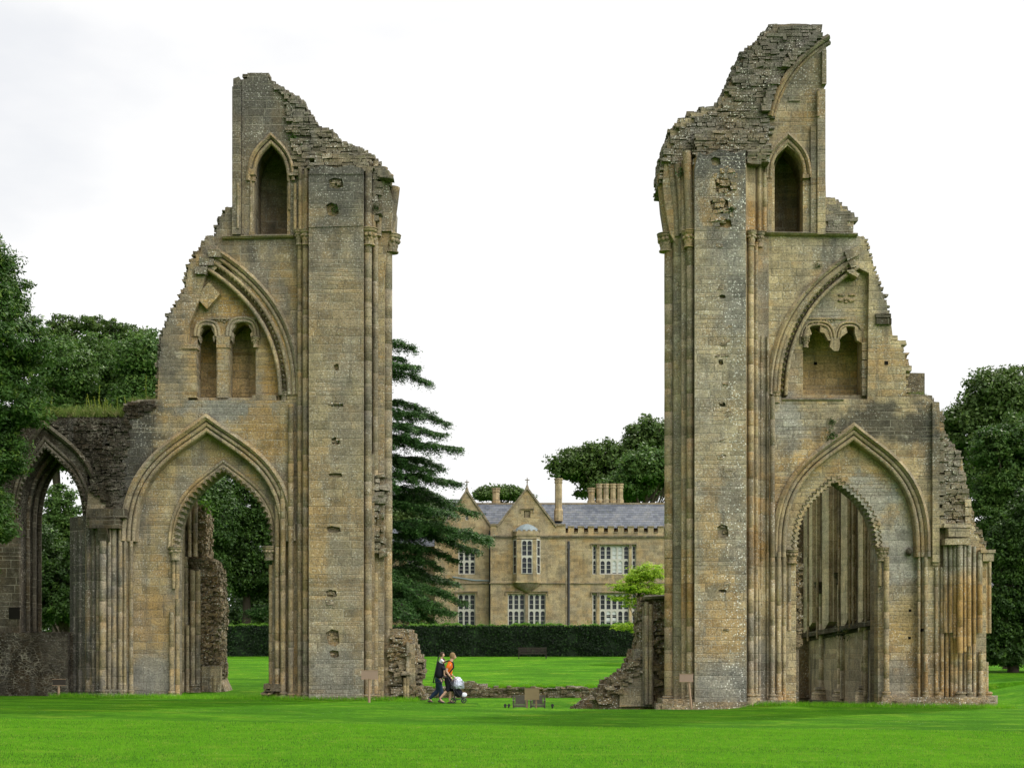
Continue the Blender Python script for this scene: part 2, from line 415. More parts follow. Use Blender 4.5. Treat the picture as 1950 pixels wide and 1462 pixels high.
    # joints : mortar pale in places, open and dark elsewhere
    mc = n.mix(n.map(n.noise(.8, 2, off=(0, 0, 9+seed)), .42, .58, 0, 1, True), (.13, .115, .085), (.34, .31, .235))
    jf = n.map(n.noise(1.9, 3, off=(o[0]+31, 7, 1)), .36, .62, .10, .75, True)
    c = n.mix(n.math('MULTIPLY', n.math('MULTIPLY', n.math('SUBTRACT', 1.0, m), .8*mort), jf), c, mc)
    hgt = n.math('ADD', n.math('ADD', n.math('MULTIPLY', m, .30), n.math('MULTIPLY', cc[0], .30)), n.math('ADD', n.math('MULTIPLY', mid, .6), n.math('MULTIPLY', fine, .55)))
    return n.done(c, .95, n.bump(hgt, bumpd), .12)

def leafmat(name, c1, c2, sc=.6, trans=.3, seed=0, c3=None, spec=.25):
    n = N(name); a = n.noise(sc, 3, off=(seed, 0, 0)); b = n.noise(sc*9, 2, off=(0, seed, 0))
    f = n.map(n.math('ADD', n.math('MULTIPLY', a, .5), n.math('MULTIPLY', b, .5)), .36, .64)
    c = n.mix(f, c1, c2)
    if c3: c = n.mix(n.map(n.noise(sc*4, 2, off=(9, seed, 4)), .56, .66), c, c3)
    return n.done(c, .6, None, spec, 0, trans)
# ------------------------------------------------------------ materials
M = {}
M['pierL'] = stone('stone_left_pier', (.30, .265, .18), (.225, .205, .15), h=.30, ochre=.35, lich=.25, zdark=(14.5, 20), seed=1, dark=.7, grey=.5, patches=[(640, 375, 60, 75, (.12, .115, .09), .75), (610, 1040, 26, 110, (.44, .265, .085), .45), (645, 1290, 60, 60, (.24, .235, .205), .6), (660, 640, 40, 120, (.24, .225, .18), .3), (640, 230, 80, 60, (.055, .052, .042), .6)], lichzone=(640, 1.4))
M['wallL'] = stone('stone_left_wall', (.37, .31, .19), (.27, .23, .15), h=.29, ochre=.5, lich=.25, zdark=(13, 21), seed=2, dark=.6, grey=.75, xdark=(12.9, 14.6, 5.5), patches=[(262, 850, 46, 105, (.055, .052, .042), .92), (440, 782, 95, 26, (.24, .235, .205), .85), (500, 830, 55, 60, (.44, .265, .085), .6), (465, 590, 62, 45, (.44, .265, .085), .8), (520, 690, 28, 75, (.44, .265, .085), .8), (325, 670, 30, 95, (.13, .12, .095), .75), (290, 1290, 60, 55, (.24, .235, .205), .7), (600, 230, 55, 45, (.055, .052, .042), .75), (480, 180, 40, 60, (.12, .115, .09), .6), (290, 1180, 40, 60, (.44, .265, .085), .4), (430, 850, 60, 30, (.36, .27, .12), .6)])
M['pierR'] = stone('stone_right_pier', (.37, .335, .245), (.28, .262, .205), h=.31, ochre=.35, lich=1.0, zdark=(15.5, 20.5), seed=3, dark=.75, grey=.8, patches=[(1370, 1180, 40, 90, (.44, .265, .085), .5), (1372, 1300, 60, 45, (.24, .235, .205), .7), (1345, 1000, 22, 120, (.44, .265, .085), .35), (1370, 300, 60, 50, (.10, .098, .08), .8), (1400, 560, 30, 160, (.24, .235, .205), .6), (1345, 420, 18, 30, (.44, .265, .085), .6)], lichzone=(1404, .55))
M['wallR'] = stone('stone_right_wall', (.44, .38, .25), (.34, .30, .205), h=.27, ochre=.65, lich=.35, zdark=(16, 27), seed=4, dark=.6, grey=.5, patches=[(1690, 805, 110, 48, (.055, .052, .042), .85), (1650, 955, 60, 50, (.33, .325, .285), .75), (1715, 1045, 42, 100, (.34, .33, .29), .75), (1530, 860, 50, 45, (.44, .265, .085), .6), (1500, 800, 45, 60, (.32, .31, .275), .7), (1725, 1185, 45, 60, (.46, .33, .14), .6), (1700, 1290, 60, 45, (.24, .235, .205), .6), (1560, 600, 50, 40, (.24, .235, .205), .6), (1690, 560, 30, 60, (.14, .13, .10), .7), (1800, 900, 40, 110, (.10, .095, .075), .7), (1500, 120, 60, 70, (.16, .15, .12), .6), (1510, 230, 40, 30, (.44, .265, .085), .35), (1600, 480, 60, 40, (.24, .235, .205), .6)])
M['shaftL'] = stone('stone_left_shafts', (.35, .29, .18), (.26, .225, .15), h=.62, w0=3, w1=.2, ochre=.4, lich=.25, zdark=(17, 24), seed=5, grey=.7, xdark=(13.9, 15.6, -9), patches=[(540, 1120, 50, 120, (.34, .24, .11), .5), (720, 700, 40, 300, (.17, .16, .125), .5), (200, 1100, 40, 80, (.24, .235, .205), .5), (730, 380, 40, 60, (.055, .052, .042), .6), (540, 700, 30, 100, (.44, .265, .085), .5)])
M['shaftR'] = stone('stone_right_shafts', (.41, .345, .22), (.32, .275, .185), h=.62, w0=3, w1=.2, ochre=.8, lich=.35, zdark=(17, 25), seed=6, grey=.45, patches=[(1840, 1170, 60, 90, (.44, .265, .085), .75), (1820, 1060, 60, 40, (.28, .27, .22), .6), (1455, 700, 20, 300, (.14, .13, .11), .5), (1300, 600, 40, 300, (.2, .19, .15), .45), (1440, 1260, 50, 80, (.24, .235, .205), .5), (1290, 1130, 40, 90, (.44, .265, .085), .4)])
M['top'] = stone('stone_weathered_top', lum=.8, c1=(.25, .225, .165), c2=(.175, .165, .13), h=.2, w0=.3, w1=.3, ochre=.25, lich=.6, dark=.5, seed=7, zdark=(16, 26), grey=.7, mort=.8)
M['rub'] = stone('rubble_core', (.36, .30, .20), (.24, .21, .15), h=.16, cells=False, ochre=.4, lich=.9, seed=8, bumpd=.06, grey=.5)
M['rubd'] = stone('rubble_dark', lum=.34, c1=(.09, .075, .05), c2=(.055, .05, .038), h=.16, cells=False, ochre=.15, lich=.12, seed=9, bumpd=.06, grey=.2, lite=.1)  # dark rubble, tree shade on the far-left wall put into its colour
M['darkwall'] = stone('stone_dark_shaded', lum=.42, c1=(.14, .125, .085), c2=(.095, .085, .062), h=.3, ochre=.2, lich=.12, seed=10, grey=.25, lite=.2)  # darker stone, the conifer's shade on the left wall put into its colour
M['niche'] = stone('stone_niche', lum=1.7, c1=(.40, .29, .15), c2=(.30, .235, .14), h=.28, ochre=.9, lich=.1, seed=11, grey=.35, streak=.4)
M['nicheg'] = stone('stone_niche_grey', (.22, .19, .13), (.16, .145, .105), h=.26, ochre=.3, lich=.15, seed=12, grey=.5, streak=.7)
M['chapel'] = stone('stone_aisle_wall', (.34, .30, .21), (.25, .225, .16), h=.33, ochre=.35, lich=.3, seed=13, grey=.55, streak=.9)
M['mould'] = stone('stone_mouldings', (.38, .32, .205), (.28, .24, .165), h=.5, w0=.45, w1=.2, ochre=.5, lich=.25, seed=14, grey=.6, mort=.6, zdark=(18, 26))
M['footing'] = stone('footing_rubble', (.27, .22, .14), (.16, .14, .09), h=.14, cells=False, ochre=.4, lich=1.0, seed=15, bumpd=.06, grey=.3)

# ------------------------------------------------------------ ground
def sm(a, b, t):
    t = min(1, max(0, (t-a)/(b-a))); return t*t*(3-2*t)
def ground(X, Y):
    base = -0.012*X if Y < 40 else -0.012*X*(1-sm(40, 60, Y))
    base = max(-.28, min(.2, base))
    und = .05*math.sin(X*.21+1.3)*math.sin(Y*.17)*(1-sm(0, 6, Y))
    if Y < -14: und -= .05*sm(-14, -40, Y)
    rise = sm(0, 1, max(0, Y-3)/57.0)*1.0
    up = max(0.0, min(1.0, (Y-3)/57.0))*1.62
    if Y > 60: up = 1.62+(min(Y, 600)-60)*.012
    z = base+und+up
    inx = sm(-6.4, -5.4, X)*(1-sm(22, 30, X))
    cr = -4.6 if X < 9 else 3.0
    if X >= 6: cr = -4.6+7.6*sm(6, 11, X)
    if X < -.7: cr = -4.6+7.0*sm(0, 1, (-.7-X)/.9)
    fl = -1.0+.42*sm(14, 25, Y)
    k = sm(cr, cr+5.0, Y)
    sunk = base*(1-k)+fl*k
    if Y > cr:
        if Y < 26.0: zz = sunk if Y < cr+5 else fl
        else: zz = (Y-26)*.0476 if Y < 60 else z
        if Y < 26.0: zz = sunk+und*(1-k)
        z = z*(1-inx)+zz*inx
    return z
def make_ground():
    xs = sorted(set([round(v, 2) for v in list(np.arange(-34, 34.1, .8))+list(np.arange(-200, 201, 8))+list(np.arange(-3000, 3001, 200))]))
    ys = sorted(set([round(v, 2) for v in list(np.arange(-52, 31, .6))+[25.98, 26.02]+list(np.arange(30, 130, 4))+list(np.arange(130, 400, 20))+list(np.arange(400, 5001, 200))+[-200, -100, -60, -3000]]))
    vs = [(x, y, ground(x, y)) for y in ys for x in xs]; n = len(xs)
    fs = [(j*n+i, j*n+i+1, (j+1)*n+i+1, (j+1)*n+i) for j in range(len(ys)-1) for i in range(n-1)]
    me = bpy.data.meshes.new('ground'); me.from_pydata(vs, [], fs)
    for p in me.polygons: p.use_smooth = True
    n = N('lawn'); x, y, z = n.sep(n.pos)
    a = n.noise(.16, 4, scl=(1, .6, 1)); b = n.noise(2.2, 5, off=(5, 0, 0)); f = n.noise(38, 5, rough=.75); g2 = n.noise(110, 2, off=(3, 3, 0), rough=.8)
    mow = n.math('SINE', n.math('ADD', n.math('MULTIPLY', y, 2.4), n.math('MULTIPLY', n.noise(.25, 2), 5)))
    c = n.mix(n.map(a, .3, .7), (.058, .185, .006), (.108, .255, .009))
    c = n.mix(n.map(b, .38, .66), c, (.040, .150, .003))
    c = n.mix(n.math('MULTIPLY', n.map(n.noise(.9, 4, off=(50, 2, 0)), .55, .75, 0, 1, True), .35), c, (.13, .22, .02))
    c = n.mix(n.map(n.noise(.42, 5, scl=(.55, 1.1, 1), off=(7, 19, 0), rough=.66), .40, .60, 0, .8, True), c, (.030, .110, .004))
    c = n.mix(n.map(n.noise(.75, 5, scl=(.6, 1, 1), off=(70, 9, 0), rough=.66), .54, .68, 0, .6, True), c, (.17, .27, .02))
    c = n.mix(n.map(mow, -1, 1, 0, .10), c, (.10, .28, .02))
    c = n.mix(1.0, c, n.comb(*[n.map(f, .3, .7, .55, 1.4)]*3), 'MULTIPLY')
    c = n.mix(1.0, c, n.comb(*[n.map(g2, .3, .7, .65, 1.35)]*3), 'MULTIPLY')
    f3 = n.noise(9, 4, off=(8, 3, 0), rough=.7)
    c = n.mix(1.0, c, n.comb(*[n.map(f3, .32, .68, .72, 1.28)]*3), 'MULTIPLY')
    ds = n.vor(5.0); c = n.mix(n.math('MULTIPLY', n.map(ds, .06, .08, 1, 0), n.map(n.noise(.35, 3, off=(33, 0, 0)), .5, .6)), c, (.62, .66, .52))
    h = n.math('ADD', n.math('MULTIPLY', f, .6), n.math('MULTIPLY', b, .7))
    m = n.done(c, .95, n.bump(n.math('ADD', h, n.math('MULTIPLY', g2, .4)), .07), .03)
    o = link('ground', me, m); tag(o, kind='structure'); M['lawn'] = m
    return o
make_ground()

def tint_mesh(name, V, F, mat, parent=None, loc=None):
    me = bpy.data.meshes.new(name)
    V = np.asarray(V, np.float32); F = np.asarray(F, np.int32); k = F.shape[1]
    if loc is not None: V = V-np.array(loc, np.float32)
    me.vertices.add(len(V)); me.vertices.foreach_set('co', V.ravel())
    me.loops.add(F.size); me.loops.foreach_set('vertex_index', F.ravel())
    me.polygons.add(len(F)); me.polygons.foreach_set('loop_start', np.arange(0, F.size, k, dtype=np.int32))
    me.update(calc_edges=True); me.validate()
    o = bpy.data.objects.new(name, me); S.collection.objects.link(o); me.materials.append(mat)
    if parent is not None: o.parent = parent
    return o

def blades(name, n_, region, hmin, hmax, w, mat, rs, label, dens_fn=None, kind='stuff', zadd=0.0):
    g = np.random.RandomState(rs)
    X = g.uniform(region[0], region[1], n_); Y = g.uniform(region[2], region[3], n_)
    keep = np.abs(X) < (CD+Y)*.40+1; X = X[keep]; Y = Y[keep]
    Z = np.array([ground(a, b) for a, b in zip(X, Y)])+zadd; m = len(X)
    ang = g.uniform(0, np.pi*2, m); hh = g.uniform(hmin, hmax, m); ww = w*g.uniform(.6, 1.4, m)
    dx, dy = np.cos(ang)*ww, np.sin(ang)*ww; lx, ly = g.normal(0, .45, m)*hh, g.normal(0, .45, m)*hh
    V = np.stack([np.stack([X-dx, Y-dy, Z-.01], 1), np.stack([X+dx, Y+dy, Z-.01], 1), np.stack([X+lx, Y+ly, Z+hh], 1)], 1).reshape(-1, 3)
    F = np.arange(m*3).reshape(-1, 3); o = tint_mesh(name, V, F, mat); tag(o, label, 'grass', kind=kind); return o
M['blade'] = leafmat('grass_blades', (.09, .28, .008), (.17, .40, .02), 1.2, .5, 2, (.22, .34, .04), spec=.1)
blades('grass', 230000, (-12, 12, -31, -17), .02, .045, .005, M['blade'], 5, 'short mown green grass across the lawn in the foreground')
blades('base_grass', 9000, (-16.2, -3.3, -.6, .9), .05, .20, .009, M['blade'], 6, 'uncut grass along the foot of the left ruin')
blades('base_grass', 9000, (5.0, 17.6, -.7, .8), .05, .20, .009, M['blade'], 7, 'uncut grass along the foot of the right ruin')
# ------------------------------------------------------------ shafts, capitals
def shaft(par, px, Y, r, y0, y1, mat, rnd, name='shaft', k=12, rings=True, jag=True):
    """round wall shaft from pixel row y0 (bottom) up to y1, radius in metres"""
    c = P(px, y0, Y); z0, z1 = c.z, PZ(y1, Y); b = MB(); prof = []
    zz = z0
    prof.append((r, z0))
    while zz < z1-.9:
        zz += rnd.uniform(.5, 1.1)
        if zz > z1-.3: break
        e = rnd.uniform(-.006, .006)
        prof += [(r+e, zz-.012), (r*.93, zz), (r+e, zz+.012)]
    prof.append((r, z1)); b.lathe(c.x, Y, prof, k)
    return b.build(name, mat, par, True)
def base(par, px, Y, r, y, mat, name='shaft_base', h=.42):
    c = P(px, y, Y); z = c.z; b = MB()
    b.lathe(c.x, Y, [(r*2.0, z-.3), (r*2.0, z+h*.38), (r*1.85, z+h*.42), (r*1.95, z+h*.5), (r*1.85, z+h*.6), (r*1.35, z+h*.66), (r*1.3, z+h*.74), (r*1.6, z+h*.82), (r*1.5, z+h*.92), (r*1.05, z+h)], 14)
    return b.build(name, mat, par, True)
def capital(par, px, Y, r, ytop, mat, rnd, h=.55, wide=1.9, name='capital', leaves=True):
    c = P(px, ytop, Y); z = c.z; b = MB(); R2 = r*wide
    b.lathe(c.x, Y, [(r*1.0, z-h-.06), (r*1.25, z-h-.05), (r*1.25, z-h), (r*1.02, z-h+.02), (r*1.1, z-h*.6), (R2*.82, z-h*.32), (R2*.9, z-h*.26)], 14)
    b.lathe(c.x, Y, [(R2*.86, z-h*.27), (R2*1.05, z-h*.2), (R2*1.08, z-h*.1), (R2*.98, z-h*.07), (R2*1.12, z-h*.03), (R2*1.1, z)], 14)
    if leaves:
        for i in range(9):
            a = 2*math.pi*i/9+rnd.uniform(-.15, .15); q = R2*.78
            b.ball((c.x+q*math.cos(a), Y+q*math.sin(a), z-h*rnd.uniform(.34, .46)), r*.42, 6, 5, 1, 1, 1.1)
            b.ball((c.x+q*.75*math.cos(a+.3), Y+q*.75*math.sin(a+.3), z-h*.66), r*.3, 6, 4, 1, 1, 1.5)
    return b.build(name, mat, par, True)
def roll(o, r, n=6, sq=1.0): return [(o-r*math.cos(math.pi*i/n), -r*.0185*sq*math.sin(math.pi*i/n)) for i in range(n+1)]
def dog(mb, path, Y, step, r, rnd, out=.09):
    for i, p in enumerate(resample(path, step)):
        q = P(p.x, p.y, Y); s = r*rnd.uniform(.85, 1.15)
        mb.add([(q.x-s, Y+.02, q.z), (q.x, Y+.02, q.z-s), (q.x+s, Y+.02, q.z), (q.x, Y+.02, q.z+s), (q.x+rnd.uniform(-.01, .01), Y-out, q.z)], [(0, 1, 4), (1, 2, 4), (2, 3, 4), (3, 0, 4)])
def zigzag(path, step, depth, inward=1):
    """chevron edge along an arch path (used for openings)"""
    pts = resample(path, step); out = []
    for i in range(len(pts)-1):
        a, b = pts[i], pts[i+1]; d = (b-a); n = Vector((-d.y, d.x)).normalized()*inward
        out.append((a.x, a.y)); m = (a+b)/2+n*depth; out.append((m.x, m.y))
    out.append((pts[-1].x, pts[-1].y)); return out

# ------------------------------------------------------------ LEFT PIER RUIN
rn = random.Random(11)
TL = thing('ruined_crossing_pier', 'ruined stone pier with broken arches and twin niche, standing left of the cedar tree', 'ruin', (PX(560), 1.0, 0))
sk = stairs([(300, 757), (302, 700), (310, 640), (335, 585), (350, 560), (362, 505), (382, 480), (395, 455), (412, 450), (418, 430), (441, 395)], 15, rn, 1.6)
top1 = [(443, 390), (442, 300), (444, 150), (455, 146), (458, 152), (471, 150), (471, 139), (508, 141), (514, 155)]
top2 = stairs([(511, 155), (545, 178), (572, 200), (599, 240), (620, 262)], 9, rn, 2)
top3 = [(620, 246), (634, 250), (635, 272), (655, 276), (680, 279), (703, 292), (720, 312), (732, 338)]
OUTL = [(163, 1420), (163, 1000), (166, 960), (168, 930), (232, 900), (234, 860), (232, 805), (243, 770), (262, 761), (300, 759)]+sk+top1+top2+top3+[(738, 372), (742, 388), (742, 440), (736, 470), (732, 520), (730, 1420)]
loA = arch(244, 549, 1035, 393, 806, 14)
loB = arch(333, 519, 1046, 425, 892, 14)
midhole = [(478, 762), (547, 762)]+bez((547, 752), (543, 660), (515, 585), (425, 500), 14)+[(408, 515), (392, 520), (378, 575), (360, 618), (358, 762)]
clh = arch(487, 547, 330, 516, 272, 10, leg=446)
zz = zigzag(loB, 11.5, 3.8, 1)
# A front leaf
hA = [[(244, 1500)]+loA+[(549, 1500)], arch(480, 553, 332, 517, 264, 10, leg=448)]
slab('transept_wall', [(x, y+100 if y > 1400 else y) for x, y in OUTL], .9, 1.25, M['wallL'], TL, [[(244, 1480)]+loA+[(549, 1480)], arch(480, 553, 332, 517, 264, 10, leg=448), midhole])
O2 = [(x+rn.uniform(-2, 1), y+rn.uniform(0, 2)) for x, y in OUTL]
opB = [(333, 1480)]+[(333, 1046)]+zz+[(519, 1480)]
slab('inner_wall_leaf', [(x+1, y+95 if y > 1400 else y+1) for x, y in O2], 1.24, 1.8, M['wallL'], TL, [opB, clh,
     arch(376, 412, 640, 395, 618, 8, leg=757, ), arch(437, 487, 640, 460, 612, 8, leg=757)])
O3 = [(x+rn.uniform(-3, 2), y+rn.uniform(0, 3)) for x, y in OUTL]
slab('wall_core', [(x+2, y+90 if y > 1400 else y+2) for x, y in O3], 1.79, 3.1, M['nicheg'], TL, [[(488, 446), (488, 330), (497, 300), (516, 276), (535, 300), (546, 330), (546, 446)], [(372, 757), (372, 636), (394, 616), (416, 636), (416, 757)], [(433, 757), (433, 636), (462, 610), (491, 636), (491, 757)], [(331, 1470), (331, 1046)]+arch(331, 521, 1046, 425, 888, 12)+[(521, 1470)]])
# twin niche : trefoil heads, shafts, sill
b = MB()
for (xa, xb, yt, xm) in ((376, 412, 618, 394), (437, 487, 612, 461)):
    r_ = (xb-xa)/2
    for sx in (-1, 1):
        x0 = xa if sx < 0 else xb
        b.add(*fillpoly([(x0, 641), (x0+sx*2, 610), (xm+sx*r_*.55, yt-2), (xm+sx*r_*.50, yt+8), (xm+sx*r_*.78, yt+19), (xm+sx*r_*.62, yt+23), (xm+sx*r_*.72, 652)], [], 1.235, 1.5))
b.build('trefoil_head', M['mould'], TL)
b = MB()
for (xa, xb, yt, xm) in ((374, 414, 616, 394), (435, 489, 610, 462)):
    b.sweep(arch(xa-2, xb+2, 640, xm, yt-4, 8, k1=.9, kx=.55, ky=0), [(-2, .1)]+roll(-5, 3)+roll(1, 3)+[(4, .1)], 1.20)
b.build('niche_arch_moulding', M['mould'], TL, True)
b = MB(); b.pbox(412, 437, 640, 662, 1.14, 1.5); b.pbox(414, 435, 662, 757, 1.17, 1.5); b.build('niche_mullion', M['wallL'], TL)
b = MB(); b.pbox(348, 376, 655, 664, .86, 1.3); b.pbox(350, 374, 664, 757, .93, 1.3); b.build('niche_jamb', M['wallL'], TL)
capital(TL, 487, 1.2, .08, 641, M['mould'], rn, .35)
b = MB(); b.sweep([(476, 766), (528, 766)], [(-4, .2), (-4, -.12), (0, -.2), (4, -.12), (5, .2)], 1.1); b.pbox(480, 526, 752, 762, .98, 1.3); b.build('niche_sill', M['mould'], TL)
b = MB(); b.add(*fillpoly([(372, 565), (398, 537), (419, 560), (394, 588)], [], .93, 1.3)); b.build('diamond_block', M['wallL'], TL)
b = MB(); b.sweep([(398, 607), (488, 607)], [(-1.5, .1), (-1.5, -.05), (1.5, -.05), (1.5, .1)], 1.22)
for i in range(16):
    q = P(418+i*4.6+rn.uniform(-1, 1), 612+rn.uniform(-2, 3)+(0 if abs(i-1) < 2 else -1), 1.22); b.ball((q.x, 1.22, q.z), .045, 6, 4)
b.build('carved_spandrel', M['mould'], TL)
# middle arch mouldings
mpath = bez((562, 752), (562, 650), (530, 560), (408, 484), 22)
b = MB(); b.sweep(mpath, [(-13, .05), (-13, -.10), (-8, -.18), (-3, -.10), (-3, .02)]+roll(2, 4, 6)+[(7, .1)], .9); b.build('hood_mould', M['mould'], TL)
b = MB(); b.sweep(bez((547, 752), (545, 660), (515, 575), (404, 502), 22), [(-9, .3), (-8, .06)]+roll(-4, 4)+[(1, .2), (9, .24)]+roll(13, 4)+[(18, .34)], .9); b.build('arch_moulding', M['mould'], TL, True)
b = MB(); dog(b, bez((541, 744), (540, 660), (512, 578), (415, 508), 22), 0.90, 9.5, .074, rn, .16); b.build('dogtooth_ornament', M['mould'], TL)
capital(TL, 541, 1.0, .10, 745, M['mould'], rn, .35, 1.5)
b = MB()
for (x, y, a) in ((412, 486, .3), (398, 501, .2), (386, 516, .4)):
    q = P(x, y, .9); b.box(q.x-.28, q.x+.18, .72, 1.3, q.z-.14, q.z+.13, .05, rn)
b.build('broken_voussoir', M['top'], TL)
# lower arches
b = MB(); b.sweep([(244, 1030)]+arch(244, 549, 1030, 393, 806, 16)[1:-1]+[(549, 1030)], [(-15, .05), (-15, -.12), (-9, -.2), (-4, -.1), (-4, .02)]+roll(1, 4)+[(6, .2)]+roll(10, 4)+[(15, .34)], .9, inv=True); b.build('blind_arch_moulding', M['mould'], TL)
b = MB(); b.sweep(arch(327, 525, 1044, 425, 884, 14), [(-8, .1)]+roll(-5, 3.4)+roll(2, 3.4)+[(6, .1)], 1.24, inv=True); b.build('arch_moulding', M['mould'], TL, True)
b = MB()
for p0, p1 in zip(resample(loB, 11.5)[:-1], resample(loB, 11.5)[1:]):
    d = p1-p0; nn = Vector((-d.y, d.x)).normalized(); a, c, e = p0-nn*5, p1-nn*5, (p0+p1)/2+nn*6
    A, C, E, G = P(a.x, a.y, 1.2), P(c.x, c.y, 1.2), P(e.x, e.y, 1.3), P((p0.x+p1.x)/2, (p0.y+p1.y)/2, 1.06)
    b.add([A, C, E, G], [(0, 1, 3), (1, 2, 3), (2, 0, 3)])
b.build('chevron_ornament', M['mould'], TL)
for px in (331, 338): shaft(TL, px, 1.15, .07, 1120, 1062, M['shaftL'], rn)
capital(TL, 334, 1.15, .14, 1040, M['mould'], rn, .45, 1.5)
for px, r in ((327, .09),): shaft(TL, px, 1.12, r, 1330, 1165, M['shaftL'], rn); base(TL, px, 1.12, .09, 1336, M['shaftL'])
shaft(TL, 338, 1.3, .08, 1330, 1140, M['shaftL'], rn)
capital(TL, 513, 1.2, .15, 1040, M['mould'], rn, .45, 1.6)
for px, Y, r, y0, y1 in ((528, 1.0, .09, 1330, 960), (539, .85, .1, 1330, 930), (516, 1.3, .08, 1330, 1075)): shaft(TL, px, Y, r, y0, y1, M['shaftL'], rn); base(TL, px, Y, r, 1338, M['shaftL'])
# tall wall shafts left of the flat pier face
for px, Y, r, y0, y1 in ((554, .72, .10, 1332, 770), (571, .62, .085, 1334, 455), (582, .38, .10, 1336, 452)): shaft(TL, px, Y, r, y0, y1, M['shaftL'], rn)
for px, Y, r in ((554, .72, .10), (571, .62, .085), (582, .38, .1)): base(TL, px, Y, r, 1340, M['shaftL'])
for px, Y, r in ((570, .62, .10), (582, .38, .11)): capital(TL, px, Y, r, 438, M['mould'], rn, .5, 1.7)
for px, Y, r in ((562, .7, .055), (572, .6, .07), (583, .45, .075)): shaft(TL, px, Y, r, 440, 322 if px > 570 else 350, M['shaftL'], rn)
# pier body : stepped plan with nook shafts on the open side
def prismpx(par, name, plan, yb, yt, mat):
    b = MB(); b.prism([(PX(x, Y), Y) for x, Y in plan], PZ(yb, plan[0][1]), PZ(yt, plan[0][1])); return b.build(name, mat, par)
prismpx(TL, 'pier_core', [(588, .16), (691, .16), (691, .55), (708, .55), (708, 1.0), (720, 1.0), (720, 1.55), (736, 1.6), (740, 3.0), (560, 3.0), (560, .95), (575, .9), (576, .5), (588, .5)], 1420, 326, M['shaftL'])
holes = []; dmg = []
for (x, y, w, h) in ((640, 350, 16, 14), (634, 400, 12, 18), (642, 770, 14, 8), (636, 1008, 15, 9), (632, 1130, 11, 10), (635, 1215, 13, 22), (637, 1245, 10, 10), (641, 700, 5, 9), (640, 840, 10, 10), (640, 905, 14, 6)):
    holes.append([(x-w+rn.uniform(-2, 2), y-h*.5), (x-w*.3, y-h*.8), (x+w*.7, y-h*.6+rn.uniform(-2, 2)), (x+w*.9, y+h*.4), (x+w*.2, y+h*.7), (x-w*.8, y+h*.5)])
    dmg.append((x, y, w, h))
pf = [(588, 1425), (588, 330), (592, 318), (600, 322), (612, 314), (640, 320), (668, 314), (692, 322), (692, 1425)]
slab('pier_face', pf, 0.0, .17, M['pierL'], TL, holes)
b = MB()
for (x, y, w, h) in dmg: rubble(b, [(x-w, y-h), (x+w, y-h), (x+w, y+h), (x-w, y+h)], .22, .3, .12, .2, .16, rn, .03)
for y in np.arange(340, 1260, 26):
    if rn.random() < .34: rubble(b, [(628, y), (654, y), (654, y+14), (628, y+14)], .04, .15, .12, .19, .07, rn, .035, .45)
b.build('rubble_patch', M['rub'], TL)
b = MB(); b.sweep([(588, 331), (692, 331)], [(-2, .02), (-2, -.03), (2, -.03), (2, .02)], 0); b.sweep([(588, 432), (692, 428)], [(-2, .02), (-2, -.03), (2, -.03), (2, .02)], 0); b.build('band_course', M['pierL'], TL)
for px, Y, r, y0, y1 in ((701, .30, .135, 1336, 455), (715, .82, .10, 1050, 330), (715, .82, .10, 1336, 1090), (738, 1.35, .17, 1338, 470), (727, 1.15, .07, 1338, 460)): shaft(TL, px, Y, r, y0, y1, M['shaftL'], rn)
for px, Y, r in ((701, .30, .135), (738, 1.35, .16), (716, .8, .1)): base(TL, px, Y, r, 1343, M['shaftL'])
b = MB()                               # square edged strips between the shafts
b.prism([(PX(x, Y), Y) for x, Y in ((690, .2), (693, .2), (693, .6), (690, .6))], PZ(1400), PZ(440)); b.prism([(PX(x, Y), Y) for x, Y in ((708, .5), (713, .5), (713, .8), (708, .8))], PZ(1400), PZ(860))
b.prism([(PX(x, Y), Y) for x, Y in ((720, .92), (731, .92), (731, 1.4), (720, 1.4))], PZ(1400), PZ(400)); b.build('pier_angle', M['pierL'], TL)
capital(TL, 703, .30, .17, 436, M['mould'], rn, .55, 1.65); capital(TL, 746, 1.35, .2, 448, M['mould'], rn, .6, 1.55)
for path, r, Y in (([(701, 440), (701, 380), (702, 318)], .13, .34), ([(720, 450), (721, 400), (726, 350), (733, 318)], .12, .8), ([(741, 452), (743, 420), (748, 385), (752, 352)], .20, 1.3), ([(731, 452), (733, 400), (740, 345), (744, 322)], .15, 1.6), ([(710, 440), (712, 380), (716, 300)], .1, .6)):
    b = MB(); b.tube([P(x, y, Y) for x, y in resample(path, 12)], r, 10); b.build('vault_rib', M['shaftL'], TL, True)
b = MB(); b.add(*fillpoly([(590, 440), (590, 326), (700, 326), (720, 316), (738, 345), (748, 380), (745, 440)], [], .79, 2.93)); b.build('vault_springer', M['top'], TL)
b = MB()
for i in range(8):
    q = P(712+rn.uniform(0, 12), 330+i*13, .8); b.box(q.x-.14, q.x+.16, .5, 1.0, q.z-.1, q.z+.1, .05, rn)
rubble(b, [(706, 905), (731, 900), (729, 1060), (708, 1050)], .62, .4, .18, .25, .12, rn, .05)
b.build('broken_rib_stump', M['top'], TL)
